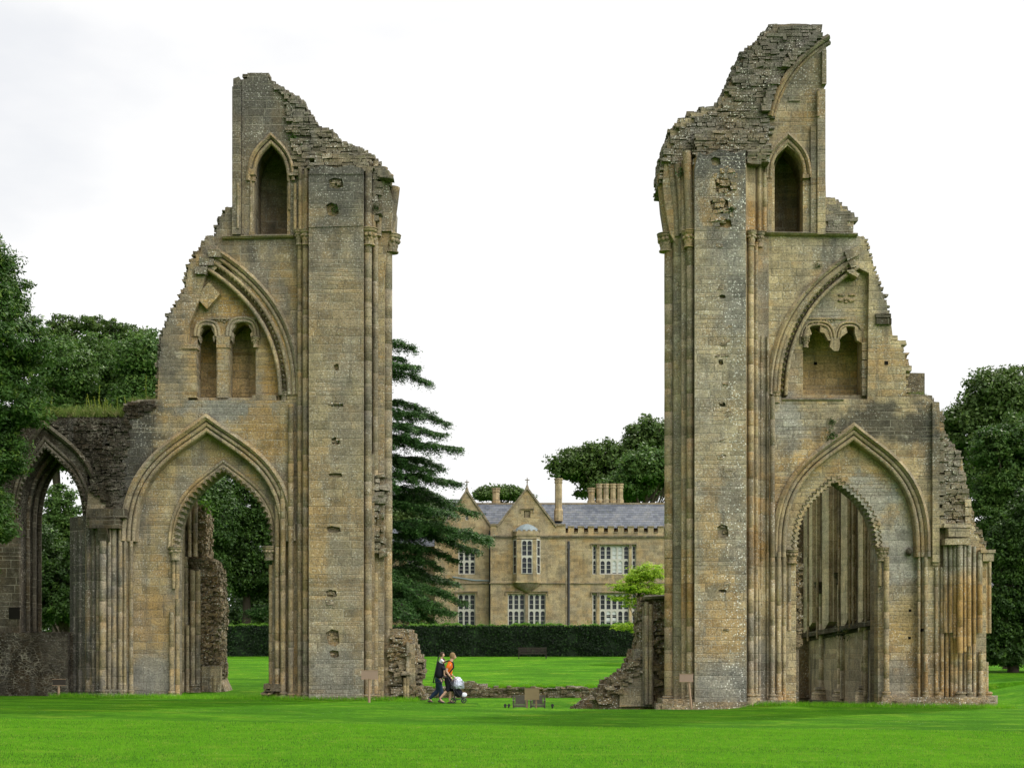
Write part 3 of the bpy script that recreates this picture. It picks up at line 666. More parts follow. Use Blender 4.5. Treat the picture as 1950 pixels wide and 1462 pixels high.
# weathered rubble top
b = MB()
rubble(b, [(560, 335), (556, 262), (640, 262), (700, 290), (735, 325), (738, 335)], .78, 1.6, .11, .27, .06, rn, .022)
rubble(b, [(590, 326), (590, 300), (600, 290), (692, 296), (715, 326)], .3, 1.6, .11, .26, .07, rn, .022)
rubble(b, [(548, 258), (545, 190), (512, 150), (560, 184), (605, 238), (640, 262)], .80, 1.8, .11, .26, .06, rn, .022)
edgestones(b, top3+[(736, 350)], .9, 3.0, .22, rn, 1.4); edgestones(b, top2, .95, 3.0, .2, rn, 1.3); edgestones(b, [(471, 141), (510, 142)], 1.0, 3.0, .3, rn, 1.5)
edgestones(b, [(243, 768), (300, 760)], 1.0, 3.0, .21, rn, 1.4); edgestones(b, [(692, 318), (722, 316), (742, 342)], .4, 1.4, .3, rn, 1.5)
b.build('rubble_top', M['top'], TL)
b = MB(); edgestones(b, sk, 1.0, 3.0, .17, rn, 1.1); b.build('crow_stepped_edge', M['wallL'], TL)
b = MB(); b.sweep([(424, 453), (560, 450)], [(-4, .1), (-3, -.10), (0, -.16), (3, -.10), (3, .1)], .88); b.build('string_course', M['mould'], TL)
# upper niche
b = MB(); b.sweep(arch(474, 558, 345, 516, 259, 12), [(-4, .05), (-4, -.1), (0, -.14), (3, -.06), (3, .05)]+roll(8, 3.2)+[(12, .1)], .9, inv=True); b.build('hood_mould', M['mould'], TL)
b = MB(); b.pbox(474, 486, 322, 333, .80, 1.2); b.pbox(475, 484, 333, 446, .92, 1.2); b.pbox(547, 556, 330, 446, .96, 1.2); b.pbox(474, 484, 440, 449, .8, 1.2); b.build('niche_jamb', M['mould'], TL)
for px, y0, y1 in ((551, 400, 330), (478, 446, 335)): shaft(TL, px, .92, .05, y0, y1, M['shaftL'], rn)
b = MB(); b.pbox(442, 458, 165, 446, .66, 1.2); b.pbox(461, 464, 152, 446, .82, 1.2); b.build('wall_pilaster', M['wallL'], TL)
shaft(TL, 453, .66, .045, 435, 350, M['shaftL'], rn)
# respond shafts at the foot, left
for i, (px, Y, r, yt) in enumerate(((143, 1.5, .07, 1010), (153, 1.2, .07, 1010), (168, .9, .08, 1005), (178, .8, .06, 1005), (196, .45, .12, 1030), (187, .65, .07, 1005), (208, .6, .075, 1005), (217, .72, .09, 1005), (229, .8, .08, 985), (238, .85, .06, 1030), (250, .85, .07, 1030))):
    shaft(TL, px, Y, r, 1328, yt, M['shaftL'], rn); base(TL, px, Y, r, 1334, M['shaftL'])
prismpx(TL, 'respond_core', [(133, 1.7), (165, .95), (190, .7), (205, .7), (225, .9), (244, .98), (244, 1.3), (133, 3.0)], 1420, 985, M['shaftL'])
b = MB(); b.pbox(164, 238, 968, 985, .42, 1.4, .01, rn); b.pbox(170, 226, 986, 1005, .32, 1.2, .01, rn)
q0, q1 = P(184, 1030, .3), P(206, 1005, .3); b.add([(q0.x, .45, q0.z), (q1.x, .45, q0.z), (q1.x-.05, .2, q1.z), (q0.x+.06, .2, q1.z), (q0.x, .9, q0.z), (q1.x, .9, q0.z), (q1.x, .9, q1.z), (q0.x, .9, q1.z)], [(0, 1, 2, 3), (4, 5, 6, 7), (0, 1, 5, 4), (3, 2, 6, 7), (0, 3, 7, 4), (1, 2, 6, 5)])
b.build('impost_block', M['darkwall'], TL)
b = MB(); rubble(b, [(205, 968), (172, 930), (180, 880), (236, 790), (243, 768), (300, 768), (296, 778), (250, 800), (236, 880), (234, 968)], .84, .4, .11, .2, .06, rn, .03); b.build('rubble_patch', M['rubd'], TL)
b = MB(); edgestones(b, [(244, 1336), (330, 1334)], .7, 1.1, .35, rn); rubble(b, [(488, 1342), (508, 1300), (530, 1300), (530, 1342)], .9, 1.8, .15, .28, .25, rn, .05)
b.pbox(588, 700, 1328, 1400, -.05, .4); b.pbox(700, 748, 1330, 1400, .3, 1.9); b.build('plinth', M['footing'], TL)

# ------------------------------------------------------------ RIGHT PIER RUIN
rn = random.Random(23)
TR = thing('ruined_crossing_pier', 'tallest ruined stone pier, lichen speckled, with hooked broken top, right of the manor house', 'ruin', (PX(1500), 1.0, -.1))
rt1 = stairs([(1262, 345), (1265, 305), (1277, 262), (1296, 236), (1335, 215), (1368, 206)], 11, rn, 2)
rt2 = stairs([(1368, 205), (1385, 175), (1402, 138), (1415, 105), (1437, 88), (1454, 70), (1484, 48)], 10, rn, 2)
rt3 = [(1500, 46), (1535, 46), (1561, 50), (1562, 67), (1578, 72), (1573, 84), (1574, 150), (1569, 156), (1570, 270), (1573, 378)]
rt4 = [(1573, 378), (1590, 377), (1593, 390), (1602, 389), (1606, 400), (1613, 399), (1622, 412), (1626, 422), (1624, 445), (1642, 452)]
rt4b = stairs([(1642, 452), (1655, 490), (1672, 545), (1690, 592)][::-1], 15, rn, 1.2)[::-1]
rt5 = [(1697, 600), (1697, 616), (1700, 640), (1697, 648), (1716, 650), (1716, 670), (1724, 672), (1726, 750)]
rt6 = [(1745, 752), (1765, 754), (1780, 766), (1788, 790), (1790, 806)]
OUTR = [(1290, 1420), (1296, 480), (1276, 445), (1265, 380)]+rt1+rt2+rt3+rt4+rt4b+rt5+rt6+[(1790, 1420)]
rloA = arch(1484, 1757, 1040, 1625, 822, 16)
rloB = arch(1516, 1672, 1048, 1590, 912, 14)
rmid = [(1489, 760)]+bez((1486, 752), (1490, 650), (1520, 570), (1625, 505), 16)+[(1655, 520), (1652, 760)]
rcl = arch(1471, 1529, 330, 1500, 277, 10, leg=446)
slab('transept_wall', [(x, y+100 if y > 1400 else y) for x, y in OUTR], .9, 1.2, M['wallR'], TR, [[(1484, 1480)]+rloA+[(1757, 1480)], rcl, rmid])
rzz = zigzag(rloB, 9.5, 4.5, 1)
O2 = [(x+rn.uniform(-1, 1.5), y+rn.uniform(0, 2)) for x, y in OUTR]
nich = [(1529, 752), (1529, 652), (1533, 632), (1548, 618), (1565, 619), (1577, 632), (1584, 646), (1588, 655), (1594, 655), (1598, 640), (1606, 626), (1618, 620), (1630, 622), (1640, 640), (1640, 752)]
slab('inner_wall_leaf', [(x-1, y+95 if y > 1400 else y+1) for x, y in O2], 1.19, 1.75, M['wallR'], TR, [[(1516, 1470), (1516, 1048)]+rzz+[(1672, 1470)], rcl, nich])
O3 = [(x+rn.uniform(-1, 1), y+rn.uniform(1, 4)) for x, y in OUTR]
slab('wall_core', [(x-2, y+90 if y > 1400 else y+2) for x, y in O3], 1.74, 3.1, M['nicheg'], TR, [[(1472, 446), (1472, 330), (1482, 303), (1500, 280), (1518, 303), (1528, 330), (1528, 446)], [(1524, 752), (1524, 640), (1560, 612), (1588, 640), (1618, 612), (1644, 640), (1644, 752)], [(1513, 1460)]+arch(1513, 1675, 1048, 1590, 908, 12)+[(1675, 1460)]])
b = MB(); b.pbox(1500, 1652, 604, 760, 2.7, 3.0); b.build('niche_back', M['niche'], TR)
b = MB(); b.pbox(1462, 1536, 268, 450, 2.8, 3.0); b.build('niche_back', M['nicheg'], TR)
b = MB(); b.pbox(360, 500, 604, 762, 2.7, 3.0); b.build('niche_back', M['niche'], TL)
b = MB(); b.pbox(478, 556, 262, 450, 2.8, 3.0); b.build('niche_back', M['nicheg'], TL)
# niche detail
b = MB()
for xa, xb, yt in ((1526, 1588, 614), (1592, 1642, 616)):
    b.sweep(arch(xa, xb, 655 if xa < 1590 else 652, (xa+xb)/2, yt, 8, k1=.9, kx=.55, ky=0), [(-2, .1)]+roll(-4, 2.5)+roll(2, 2.5)+[(5, .1)], 1.19)
b.build('niche_arch_moulding', M['mould'], TR, True)
b = MB()
for pts in ([(1529, 652), (1534, 630), (1541, 622), (1546, 636), (1538, 640), (1538, 654)], [(1562, 620), (1574, 628), (1583, 648), (1577, 648), (1570, 634), (1562, 632)], [(1582, 650), (1586, 644), (1598, 644), (1600, 655), (1597, 668), (1588, 668), (1580, 660)], [(1602, 628), (1611, 622), (1614, 633), (1604, 640), (1599, 646)], [(1628, 620), (1641, 632), (1641, 652), (1632, 648), (1628, 634)]):
    b.add(*fillpoly(pts, [], 1.14, 1.4))
b.build('trefoil_head', M['mould'], TR)
b = MB()
for sx in (-1, 1):
    for k_ in range(9):
        q = P(1548+k_*5.2+rn.uniform(-1, 1) if sx > 0 else 1529+k_*1.4, 612+rn.uniform(-2, 4) if sx > 0 else 612+k_*2.2, 1.19); b.ball((q.x, 1.19, q.z), .045, 6, 4)
b.sweep([(1536, 607), (1612, 607)], [(-1.5, .1), (-1.5, -.05), (1.5, -.05), (1.5, .1)], 1.19)
for k_ in range(14):
    q = P(1612+rn.uniform(-13, 13), 568+rn.uniform(-9, 9), 1.19); b.ball((q.x, 1.18, q.z), .06*rn.uniform(.6, 1.3), 6, 4, 1.6, 1, .8)
b.build('carved_spandrel', M['mould'], TR)
capital(TR, 1534, 1.15, .08, 641, M['mould'], rn, .35)
b = MB()
for yy in range(652, 752, 17): b.pbox(1642+rn.uniform(-1, 1), 1662+rn.uniform(-1, 1), yy, yy+16, 1.05, 1.3, .012, rn)
b.build('niche_jamb', M['wallR'], TR)
b = MB(); b.sweep([(1488, 762), (1605, 762)], [(-3, .15), (-3, -.10), (0, -.16), (3, -.10), (4, .15)], 1.0); b.build('niche_sill', M['mould'], TR)
mp2 = bez((1471, 752), (1470, 650), (1510, 555), (1632, 484), 22)
b = MB(); b.sweep(mp2, [(-10, .05), (-10, -.08), (-5, -.18), (-1, -.10), (-1, .02)]+roll(4, 4.2)+[(9, .1)], .9, inv=True); b.build('hood_mould', M['mould'], TR)
b = MB(); b.sweep(bez((1483, 752), (1484, 650), (1520, 562), (1628, 496), 22), [(-6, .05)]+roll(-1, 4)+[(4, .22), (10, .24)]+roll(14, 3.6)+[(18, .34)], .9, inv=True); b.build('arch_moulding', M['mould'], TR, True)
b = MB(); dog(b, bez((1489, 742), (1491, 652), (1525, 570), (1618, 508), 22), .90, 10, .078, rn, .17); b.build('dogtooth_ornament', M['mould'], TR)
b = MB()
for pts in ([(1608, 478), (1636, 468), (1638, 484), (1614, 496)], [(1616, 500), (1628, 494), (1632, 506), (1622, 510)], [(1612, 515), (1624, 512), (1637, 522), (1633, 528), (1618, 520)]): b.add(*fillpoly(pts, [], .72, 1.2))
b.build('broken_voussoir', M['mould'], TR)
capital(TR, 1477, .95, .12, 746, M['mould'], rn, .35, 1.4)
# lower arches
b = MB(); b.sweep([(1484, 1060)]+arch(1484, 1757, 1038, 1625, 822, 16)+[(1757, 1060)], [(-14, .04), (-14, -.10), (-8, -.2), (-4, -.08), (-4, .02)]+roll(0, 4)+[(5, .2)]+roll(9, 4)+[(14, .32)], .9, inv=True); b.build('blind_arch_moulding', M['mould'], TR)
b = MB()
for lay, (o1, o2) in enumerate(((9, 4),)):
    for p0, p1 in zip(resample(rloB, 9.5)[:-1], resample(rloB, 9.5)[1:]):
        d = p1-p0; nn = Vector((-d.y, d.x)).normalized(); mid_ = (p0+p1)/2
        for u, v in ((p0, mid_), (mid_, p1)):
            uo = -nn*o1 if u is p0 else -nn*(o1-6); vo = -nn*o1 if v is p1 else -nn*(o1-6)
            A, B_ = u+uo, v+vo; w_ = (B_-A).normalized(); pr = Vector((-w_.y, w_.x))*1.3
            qs = [P(*(A-pr), 1.18), P(*(B_-pr), 1.18), P(*(B_+pr), 1.18), P(*(A+pr), 1.18)]; md = [P(*A, 1.18), P(*B_, 1.18)]
            vs = [(q.x, 1.20, q.z) for q in qs]+[(q.x, 1.15, q.z) for q in md]; b.add(vs, [(0, 1, 5, 4), (2, 3, 4, 5), (0, 4, 3), (1, 2, 5)])
b.build('chevron_ornament', M['mould'], TR)
b = MB()
for p0, p1 in zip(resample(rloB, 9.5)[:-1], resample(rloB, 9.5)[1:]):
    d = p1-p0; nn = Vector((-d.y, d.x)).normalized(); a, c, e = p0-nn*3, p1-nn*3, (p0+p1)/2+nn*6
    for Yq in (1.45,):
        A, C, E, G = P(a.x, a.y, Yq), P(c.x, c.y, Yq), P(e.x, e.y, Yq+.06), P((p0.x+p1.x)/2, (p0.y+p1.y)/2, Yq-.1)
        b.add([A, C, E, G], [(0, 1, 3), (1, 2, 3), (2, 0, 3)])
b.build('arch_tooth', M['mould'], TR)
capital(TR, 1508, 1.2, .15, 1046, M['mould'], rn, .45, 1.5); capital(TR, 1680, 1.15, .15, 1042, M['mould'], rn, .45, 1.6)
for px, Y, r, y0, y1 in ((1688, 1.0, .1, 1326, 1060), (1676, 1.15, .07, 1115, 1060), (1503, 1.2, .07, 1200, 1070), (1763, .85, .07, 1332, 1060), (1750, .95, .05, 1332, 1045), (1483, .75, .08, 1335, 1050), (1493, .9, .07, 1335, 1050)): shaft(TR, px, Y, r, y0, y1, M['shaftR'], rn)
for px, Y, r in ((1688, 1.0, .1), (1763, .85, .08), (1483, .75, .08)): base(TR, px, Y, r, 1337, M['shaftR'])
# tall shafts right of the flat pier face
for px, Y, r, y0, y1 in ((1430, .30, .10, 1338, 462), (1440, .55, .07, 1338, 462), (1450, .85, .06, 1150, 640), (1471, .7, .085, 1338, 755), (1462, .82, .05, 1338, 640), (1446, .7, .05, 1338, 1120)): shaft(TR, px, Y, r, y0, y1, M['shaftR'], rn)
for px, Y, r in ((1430, .3, .1), (1440, .55, .08), (1471, .7, .085)): base(TR, px, Y, r, 1342, M['shaftR'])
capital(TR, 1431, .30, .11, 440, M['mould'], rn, .5, 1.6); capital(TR, 1447, .6, .09, 442, M['mould'], rn, .5, 1.8)
for px, y1 in ((1430, 312), (1446, 310), (1456, 330)): shaft(TR, px, .6, .07, 442, y1, M['shaftR'], rn)
prismpx(TR, 'pier_core', [(1325, .16), (1420, .16), (1424, .45), (1436, .5), (1442, .8), (1475, .95), (1475, 3.0), (1296, 3.0), (1284, 1.6), (1286, 1.1), (1296, 1.0), (1298, .5), (1316, .5)], 1420, 300, M['shaftR'])
holes = []; dmg = []
for (x, y, w, h) in ((1368, 330, 10, 12), (1378, 350, 18, 22), (1372, 385, 20, 20), (1380, 410, 14, 12), (1376, 770, 7, 6), (1377, 1012, 12, 18), (1376, 1125, 9, 4), (1378, 868, 6, 5), (1373, 690, 5, 8), (1376, 565, 7, 5)):
    holes.append([(x-w+rn.uniform(-2, 2), y-h*.5), (x-w*.3, y-h*.8), (x+w*.7, y-h*.6), (x+w*.9, y+h*.4), (x+w*.2, y+h*.7), (x-w*.8, y+h*.5)]); dmg.append((x, y, w, h))
pf = [(1323, 1435), (1323, 320), (1330, 290), (1345, 296), (1370, 284), (1400, 292), (1420, 285), (1422, 1435)]
holes[3] = [(x+2, y+16) for x, y in holes[3]]; holes[1] = [(x, y+4) for x, y in holes[1]]; holes[2] = [(x, y+8) for x, y in holes[2]]; holes[0] = [(x-4, y-22) for x, y in holes[0]]
slab('pier_face', pf, 0.0, .17, M['pierR'], TR, holes)
b = MB()
for (x, y, w, h) in dmg: rubble(b, [(x-w, y-h), (x+w, y-h), (x+w, y+h), (x-w, y+h)], .22, .3, .12, .18, .18, rn, .03)
rubble(b, [(1352, 310), (1400, 312), (1404, 420), (1355, 425)], .01, .2, .13, .2, .06, rn, .035, .35)
for y in np.arange(430, 1260, 27):
    if rn.random() < .5: rubble(b, [(1366, y), (1388, y), (1388, y+14), (1366, y+14)], .04, .15, .12, .19, .07, rn, .035, .45)
b.build('rubble_patch', M['rub'], TR)
# left, open side of the pier
for px, Y, r, y0, y1 in ((1314, .35, .12, 1340, 462), (1303, .75, .07, 1340, 455), (1274, 1.3, .17, 1338, 475), (1287, 1.1, .06, 1338, 480)): shaft(TR, px, Y, r, y0, y1, M['shaftR'], rn)
for px, Y, r in ((1314, .35, .12), (1274, 1.3, .16)): base(TR, px, Y, r, 1345, M['shaftR'])
b = MB(); b.prism([(PX(x, Y), Y) for x, Y in ((1278, 1.35), (1284, .98), (1301, .8), (1301, 1.9), (1270, 2.4))], PZ(1400), PZ(300)); b.build('pier_angle', M['pierR'], TR)
capital(TR, 1312, .35, .15, 440, M['mould'], rn, .55, 1.6); capital(TR, 1268, 1.3, .2, 446, M['mould'], rn, .6, 1.5)
for path, r, Y in (([(1273, 452), (1271, 420), (1264, 380), (1260, 345), (1262, 322)], .17, 1.3), ([(1292, 452), (1290, 400), (1282, 340), (1276, 300)], .2, 1.0), ([(1314, 445), (1312, 380), (1308, 300), (1306, 280)], .15, .4), ([(1300, 445), (1297, 380), (1290, 310)], .12, .7)):
    b = MB(); b.tube([P(x, y, Y) for x, y in resample(path, 12)], r, 10); b.build('vault_rib', M['shaftR'], TR, True)
b = MB(); b.add(*fillpoly([(1290, 450), (1276, 390), (1268, 320), (1286, 270), (1340, 290), (1340, 450)], [], .95, 2.9)); b.build('vault_springer', M['top'], TR)
b = MB()
rubble(b, [(1268, 310), (1278, 265), (1296, 240), (1335, 218), (1370, 207), (1386, 178), (1403, 140), (1416, 107), (1453, 74), (1486, 52), (1558, 52), (1552, 72), (1505, 120), (1478, 180), (1468, 215), (1466, 300), (1330, 300), (1310, 330), (1282, 310)], .80, 1.8, .11, .28, .06, rn, .022)
rubble(b, [(1325, 330), (1325, 262), (1345, 250), (1450, 250), (1462, 262), (1462, 300), (1422, 300), (1420, 292), (1330, 300)], .32, .9, .12, .28, .06, rn, .022)
edgestones(b, rt1, .95, 3.0, .21, rn, 1.4); edgestones(b, rt2, .95, 3.0, .2, rn, 1.4); edgestones(b, [(1475, 48), (1560, 50)], .95, 3.0, .3, rn, 1.6)
edgestones(b, [(1573, 378), (1592, 382), (1610, 400), (1624, 420)], .95, 3, .28, rn, 1.6); edgestones(b, rt6, .95, 3, .3, rn, 1.6)
rubble(b, [(1575, 380), (1590, 380), (1606, 400), (1622, 415), (1622, 442), (1575, 442)], .88, .6, .2, .4, .05, rn, .02)
b.build('rubble_top', M['top'], TR)
b = MB(); edgestones(b, rt4b, 1.0, 3.0, .17, rn, 1.0); edgestones(b, rt5[2:], 1.0, 3.0, .26, rn, 1.0); b.build('crow_stepped_edge', M['wallR'], TR)
b = MB(); rubble(b, [(1424, 312), (1424, 284), (1466, 284), (1466, 300), (1448, 312)], .2, .7, .16, .3, .05, rn, .03); b.pbox(1424, 1466, 290, 308, .25, .9); b.build('impost_block', M['top'], TR)
vp = bez((1466, 225), (1478, 165), (1515, 110), (1577, 74), 18)
b = MB(); b.sweep(vp, [(-6, .05), (-6, -.18), (0, -.28), (4, -.18), (4, -.02)]+roll(7, 3)+[(11, .1)], .9, inv=True); b.build('vault_wall_rib', M['mould'], TR)
b = MB()
for p in resample(vp, 10)[1:-1]:
    if rn.random() < .7:
        q = P(p.x-11, p.y-8, .8); b.box(q.x-.16, q.x+.16, .6, 1.0, q.z-.12, q.z+.12, .05, rn)
b.build('rib_backing_stone', M['top'], TR)
b = MB(); b.sweep([(1440, 445), (1632, 448)], [(-4, .1), (-3, -.10), (0, -.18), (3, -.10), (3, .1)], .88); b.build('string_course', M['mould'], TR)
b = MB(); b.sweep(arch(1459, 1541, 340, 1500, 258, 12), [(-4, .05), (-4, -.1), (0, -.14), (3, -.06), (3, .05)]+roll(8, 3.4)+[(12, .1)], .9, inv=True); b.build('hood_mould', M['mould'], TR)
b = MB(); b.pbox(1529, 1540, 332, 339, .76, 1.2); b.pbox(1530, 1539, 339, 446, .92, 1.2); b.pbox(1462, 1470, 340, 446, .88, 1.2); b.build('niche_jamb', M['mould'], TR)
b = MB(); b.pbox(1544, 1555, 240, 446, .80, 1.2); b.pbox(1557, 1572, 170, 446, .70, 1.2); b.pbox(1566, 1574, 95, 160, .7, 1.2); b.build('wall_pilaster', M['wallR'], TR)
shaft(TR, 1558, .68, .05, 222, 175, M['shaftR'], rn)
b = MB(); b.pbox(1668, 1697, 597, 604, .8, 1.3); b.pbox(1669, 1698, 606, 617, .78, 1.3); b.build('string_stump', M['darkwall'], TR)
b = MB(); b.pbox(1502, 1524, 183, 192, .84, 1.0, .02, rn); b.build('wall_block', M['wallR'], TR)
# small square putlog holes : flush black blocks, the shade inside put into the colour
M['hole_shade'] = plain('socket_shade', (.012, .011, .009), 1, 0)
b = MB()
for x, y, s_ in ((1688, 691, 3.5), (1733, 1162, 2.5), (1732, 1214, 2.5), (1759, 1199, 3), (1553, 692, 3)): b.pbox(x-s_, x+s_, y-s_, y+s_, (.893 if x not in (1733, 1732, 1553) else 1.182) if x != 1553 else 2.69, 2.9)
b.build('putlog_hole', M['hole_shade'], TR)
b = MB(); q = P(1731, 1050, 1.1); b.ball((q.x, 1.1, q.z), .12, 9, 7, 1, 1.1, 1.2); b.ball((q.x, 1.0, q.z-.05), .06); b.ball((q.x-.04, 1.0, q.z+.04), .03); b.ball((q.x+.04, 1.0, q.z+.04), .03); b.build('carved_head', M['darkwall'], TR)
# right hand respond and broken buttress
b = MB(); b.pbox(1776, 1789, 766, 1070, .72, 1.3); b.pbox(1776, 1787, 1070, 1076, .8, 1.2); b.build('wall_pilaster', M['wallR'], TR)
bt = [(1789, 1420), (1789, 800), (1797, 806), (1800, 835), (1812, 842), (1822, 858), (1832, 872), (1836, 905), (1840, 945), (1848, 960), (1852, 995), (1868, 1030), (1878, 1045), (1878, 1330), (1878, 1420)]
slab('buttress', bt, 1.0, 3.0, M['wallR'], TR)
b = MB(); rubble(b, [(1790, 1005), (1790, 806), (1800, 838), (1824, 862), (1834, 905), (1842, 952), (1850, 1000)], .86, .6, .12, .26, .07, rn, .03)
edgestones(b, [(1790, 800), (1800, 835), (1825, 862), (1838, 930), (1850, 985), (1876, 1040)], 1.0, 3.0, .2, rn, 1.4)
b.build('rubble_core', M['top'], TR)
b = MB()
for y in range(820, 1000, 21): b.pbox(1788, 1797+rn.uniform(0, 5), y, y+rn.uniform(12, 18), .74, 1.1, .012, rn)
for y in range(950, 1000, 17): b.pbox(1838, 1850, y, y+14, .78, 1.1, .015, rn)
b.pbox(1798, 1850, 996, 1005, .55, 1.2, .015, rn); b.pbox(1806, 1846, 1006, 1022, .48, 1.2, .015, rn); b.pbox(1800, 1848, 1024, 1036, .40, 1.2, .015, rn); b.pbox(1868, 1896, 1046, 1052, .7, 1.8); b.pbox(1872, 1893, 1053, 1068, .75, 1.7)
b.build('impost_block', M['wallR'], TR)
for px, Y, r, y0, y1 in ((1800, .78, .08, 1204, 1038), (1810, .72, .07, 1204, 1038), (1819, .66, .075, 1215, 1038), (1828, .52, .10, 1243, 1038), (1837, .58, .06, 1240, 1038), (1845, .66, .085, 1230, 1038), (1855, .85, .07, 1336, 1040), (1866, .85, .09, 1205, 1050), (1876, 1.1, .08, 1205, 1068), (1884, 1.4, .07, 1205, 1068),
                         (1794, .86, .07, 1332, 1080), (1803, .9, .07, 1332, 1204), (1813, .85, .065, 1332, 1204), (1820, .8, .07, 1332, 1215), (1829, .75, .07, 1332, 1243), (1846, .72, .085, 1332, 1230), (1838, .8, .05, 1332, 1240), (1868, .9, .08, 1332, 1240), (1878, 1.2, .08, 1332, 1260), (1783, .84, .06, 1332, 1080)):
    shaft(TR, px, Y, r, y0, y1, M['shaftR'], rn)
for px, Y, r in ((1787, .8, .09), (1829, .7, .13), (1846, .72, .09), (1868, .9, .09), (1880, 1.2, .12)): base(TR, px, Y, r, 1338, M['shaftR'])
b = MB()
pl = [(PX(x, Y), Y) for x, Y in ((1680, .80), (1778, .66), (1800, .5), (1826, .34), (1860, .5), (1896, .9), (1900, 3.1), (1680, 3.1))]
b.prism(pl, -.7, PZ(1327, .6)); b.pbox(1424, 1506, 1333, 1420, .35, 3.1); b.pbox(1320, 1426, 1336, 1420, -.06, .5); b.pbox(1262, 1324, 1330, 1420, .2, 2.0)
b.build('plinth', M['rub'], TR)
b = MB(); edgestones(b, [(1262, 1342), (1324, 1346), (1422, 1350), (1500, 1346)], -.1, .6, .34, rn, 1.5); edgestones(b, [(1680, 1338), (1800, 1340), (1900, 1340)], .4, .8, .3, rn, 1.3); b.build('loose_stone', M['rub'], TR)
# ------------------------------------------------------------ dark arcade wall on the far left
rn = random.Random(31)
TW = thing('arcade_wall', 'rubble wall coloured dark for tree shade, with a tall pointed arch, weeds along its top, far left', 'ruin wall', (PX(80, 1.6), 1.6, 0))
wl = [(-150, 1500), (-150, 800), (-60, 792), (20, 795), (70, 789), (130, 793), (200, 792), (243, 795), (243, 870), (233, 900), (166, 905), (166, 1500)]
ho = arch(36, 158, 1000, 86, 852, 12, leg=1203)
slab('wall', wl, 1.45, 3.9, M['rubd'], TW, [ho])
b = MB(); b.sweep(arch(22, 190, 985, 84, 806, 14)[6:], [(-5, .1), (-5, -.12), (0, -.2), (5, -.1), (5, .1)], 1.45, inv=True); b.build('hood_mould', M['darkwall'], TW)
b = MB(); b.sweep(arch(30, 166, 1000, 86, 846, 14), [(-12, .05)]+roll(-8, 3)+[(-4, .05)]+roll(0, 3)+[(4, .1)], 1.45, inv=True); b.build('arch_moulding', M['darkwall'], TW, True)
b = MB(); dog(b, arch(33, 162, 1000, 86, 851, 14), 1.38, 10, .07, rn, .1); b.build('dogtooth_ornament', M['darkwall'], TW)
for k_, (Y, dx, mat) in enumerate(((2.2, 4, 'shaftL'), (2.9, 4, 'darkwall'), (3.5, 5, 'mould'))):
    f_ = (CD+1.45)/(CD+Y)
    pth = [(HX+(x-HX)*f_+0, HY+(y-HY)*f_) for x, y in arch(36+3, 158-3, 1000, 86, 858, 14, leg=1200)]
    b = MB(); b.sweep(pth, [(-3, .1)]+roll(0, 3.4)+[(4, .1)], Y); b.build('arch_moulding', M['darkwall'], TW, True)
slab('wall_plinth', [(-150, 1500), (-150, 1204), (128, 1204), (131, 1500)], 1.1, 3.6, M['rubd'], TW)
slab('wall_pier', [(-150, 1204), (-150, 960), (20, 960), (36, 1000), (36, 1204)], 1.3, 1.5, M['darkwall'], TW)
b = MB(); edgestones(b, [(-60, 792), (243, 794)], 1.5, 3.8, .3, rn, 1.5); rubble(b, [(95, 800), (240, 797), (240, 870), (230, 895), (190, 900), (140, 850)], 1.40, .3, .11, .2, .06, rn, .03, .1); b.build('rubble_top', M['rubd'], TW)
b = MB(); b.pbox(17, 36, 1156, 1178, 1.28, 1.4); b.build('wall_socket', M['hole_shade'], TW)  # black block, the socket's shade put into its colour
# ------------------------------------------------------------ broken wall seen through the left arch
TI = thing('broken_wall', 'jagged flint and rubble wall fragment with wall shafts seen through the left arch', 'ruin wall', (PX(390, 6), 6, .1))
iw = [(338, 1420), (340, 900), (352, 930), (362, 952), (380, 962), (388, 985), (386, 1040), (390, 1060), (404, 1066), (413, 1085), (417, 1160), (414, 1230), (418, 1290), (432, 1322), (440, 1420)]
slab('wall', iw, 6.0, 7.5, M['rub'], TI)
b = MB(); rubble(b, [(368, 1270), (368, 990), (374, 965), (384, 970), (386, 1060), (406, 1070), (415, 1120), (413, 1240), (420, 1300)], 5.9, .4, .11, .17, .12, rn, .05); edgestones(b, iw[4:13], 6.0, 7.4, .17, rn, 1.6); b.build('rubble_core', M['footing'], TI)
for px, Y, r, y0, y1 in ((347, 5.2, .08, 1322, 905), (357, 5.3, .07, 1322, 1190), (361, 5.6, .07, 1060, 900), (372, 5.7, .09, 1060, 940), (367, 5.5, .10, 1318, 1085), (377, 5.6, .10, 1318, 1085), (354, 5.6, .09, 1322, 1060)): shaft(TI, px, Y, r, y0, y1, M['chapel'], rn)
capital(TI, 372, 5.6, .15, 1064, M['darkwall'], rn, .4, 1.7); base(TI, 371, 5.55, .13, 1322, M['chapel'])
b = MB(); b.pbox(385, 420, 1268, 1325, 5.75, 6.1, .03, rn); b.pbox(340, 345, 900, 1325, 4.9, 6.2); b.build('ashlar_face', M['chapel'], TI)
for px, r, y1 in ((409, .08, 1286), (415, .05, 1300)): shaft(TI, px, 5.65, r, 1320, y1, M['chapel'], rn)
b = MB(); b.pbox(350, 452, 1322, 1420, 5.3, 8.0, .05, rn); edgestones(b, [(352, 1322), (452, 1324)], 5.2, 6.2, .25, rn, 1.6); b.build('plinth', M['rub'], TI)

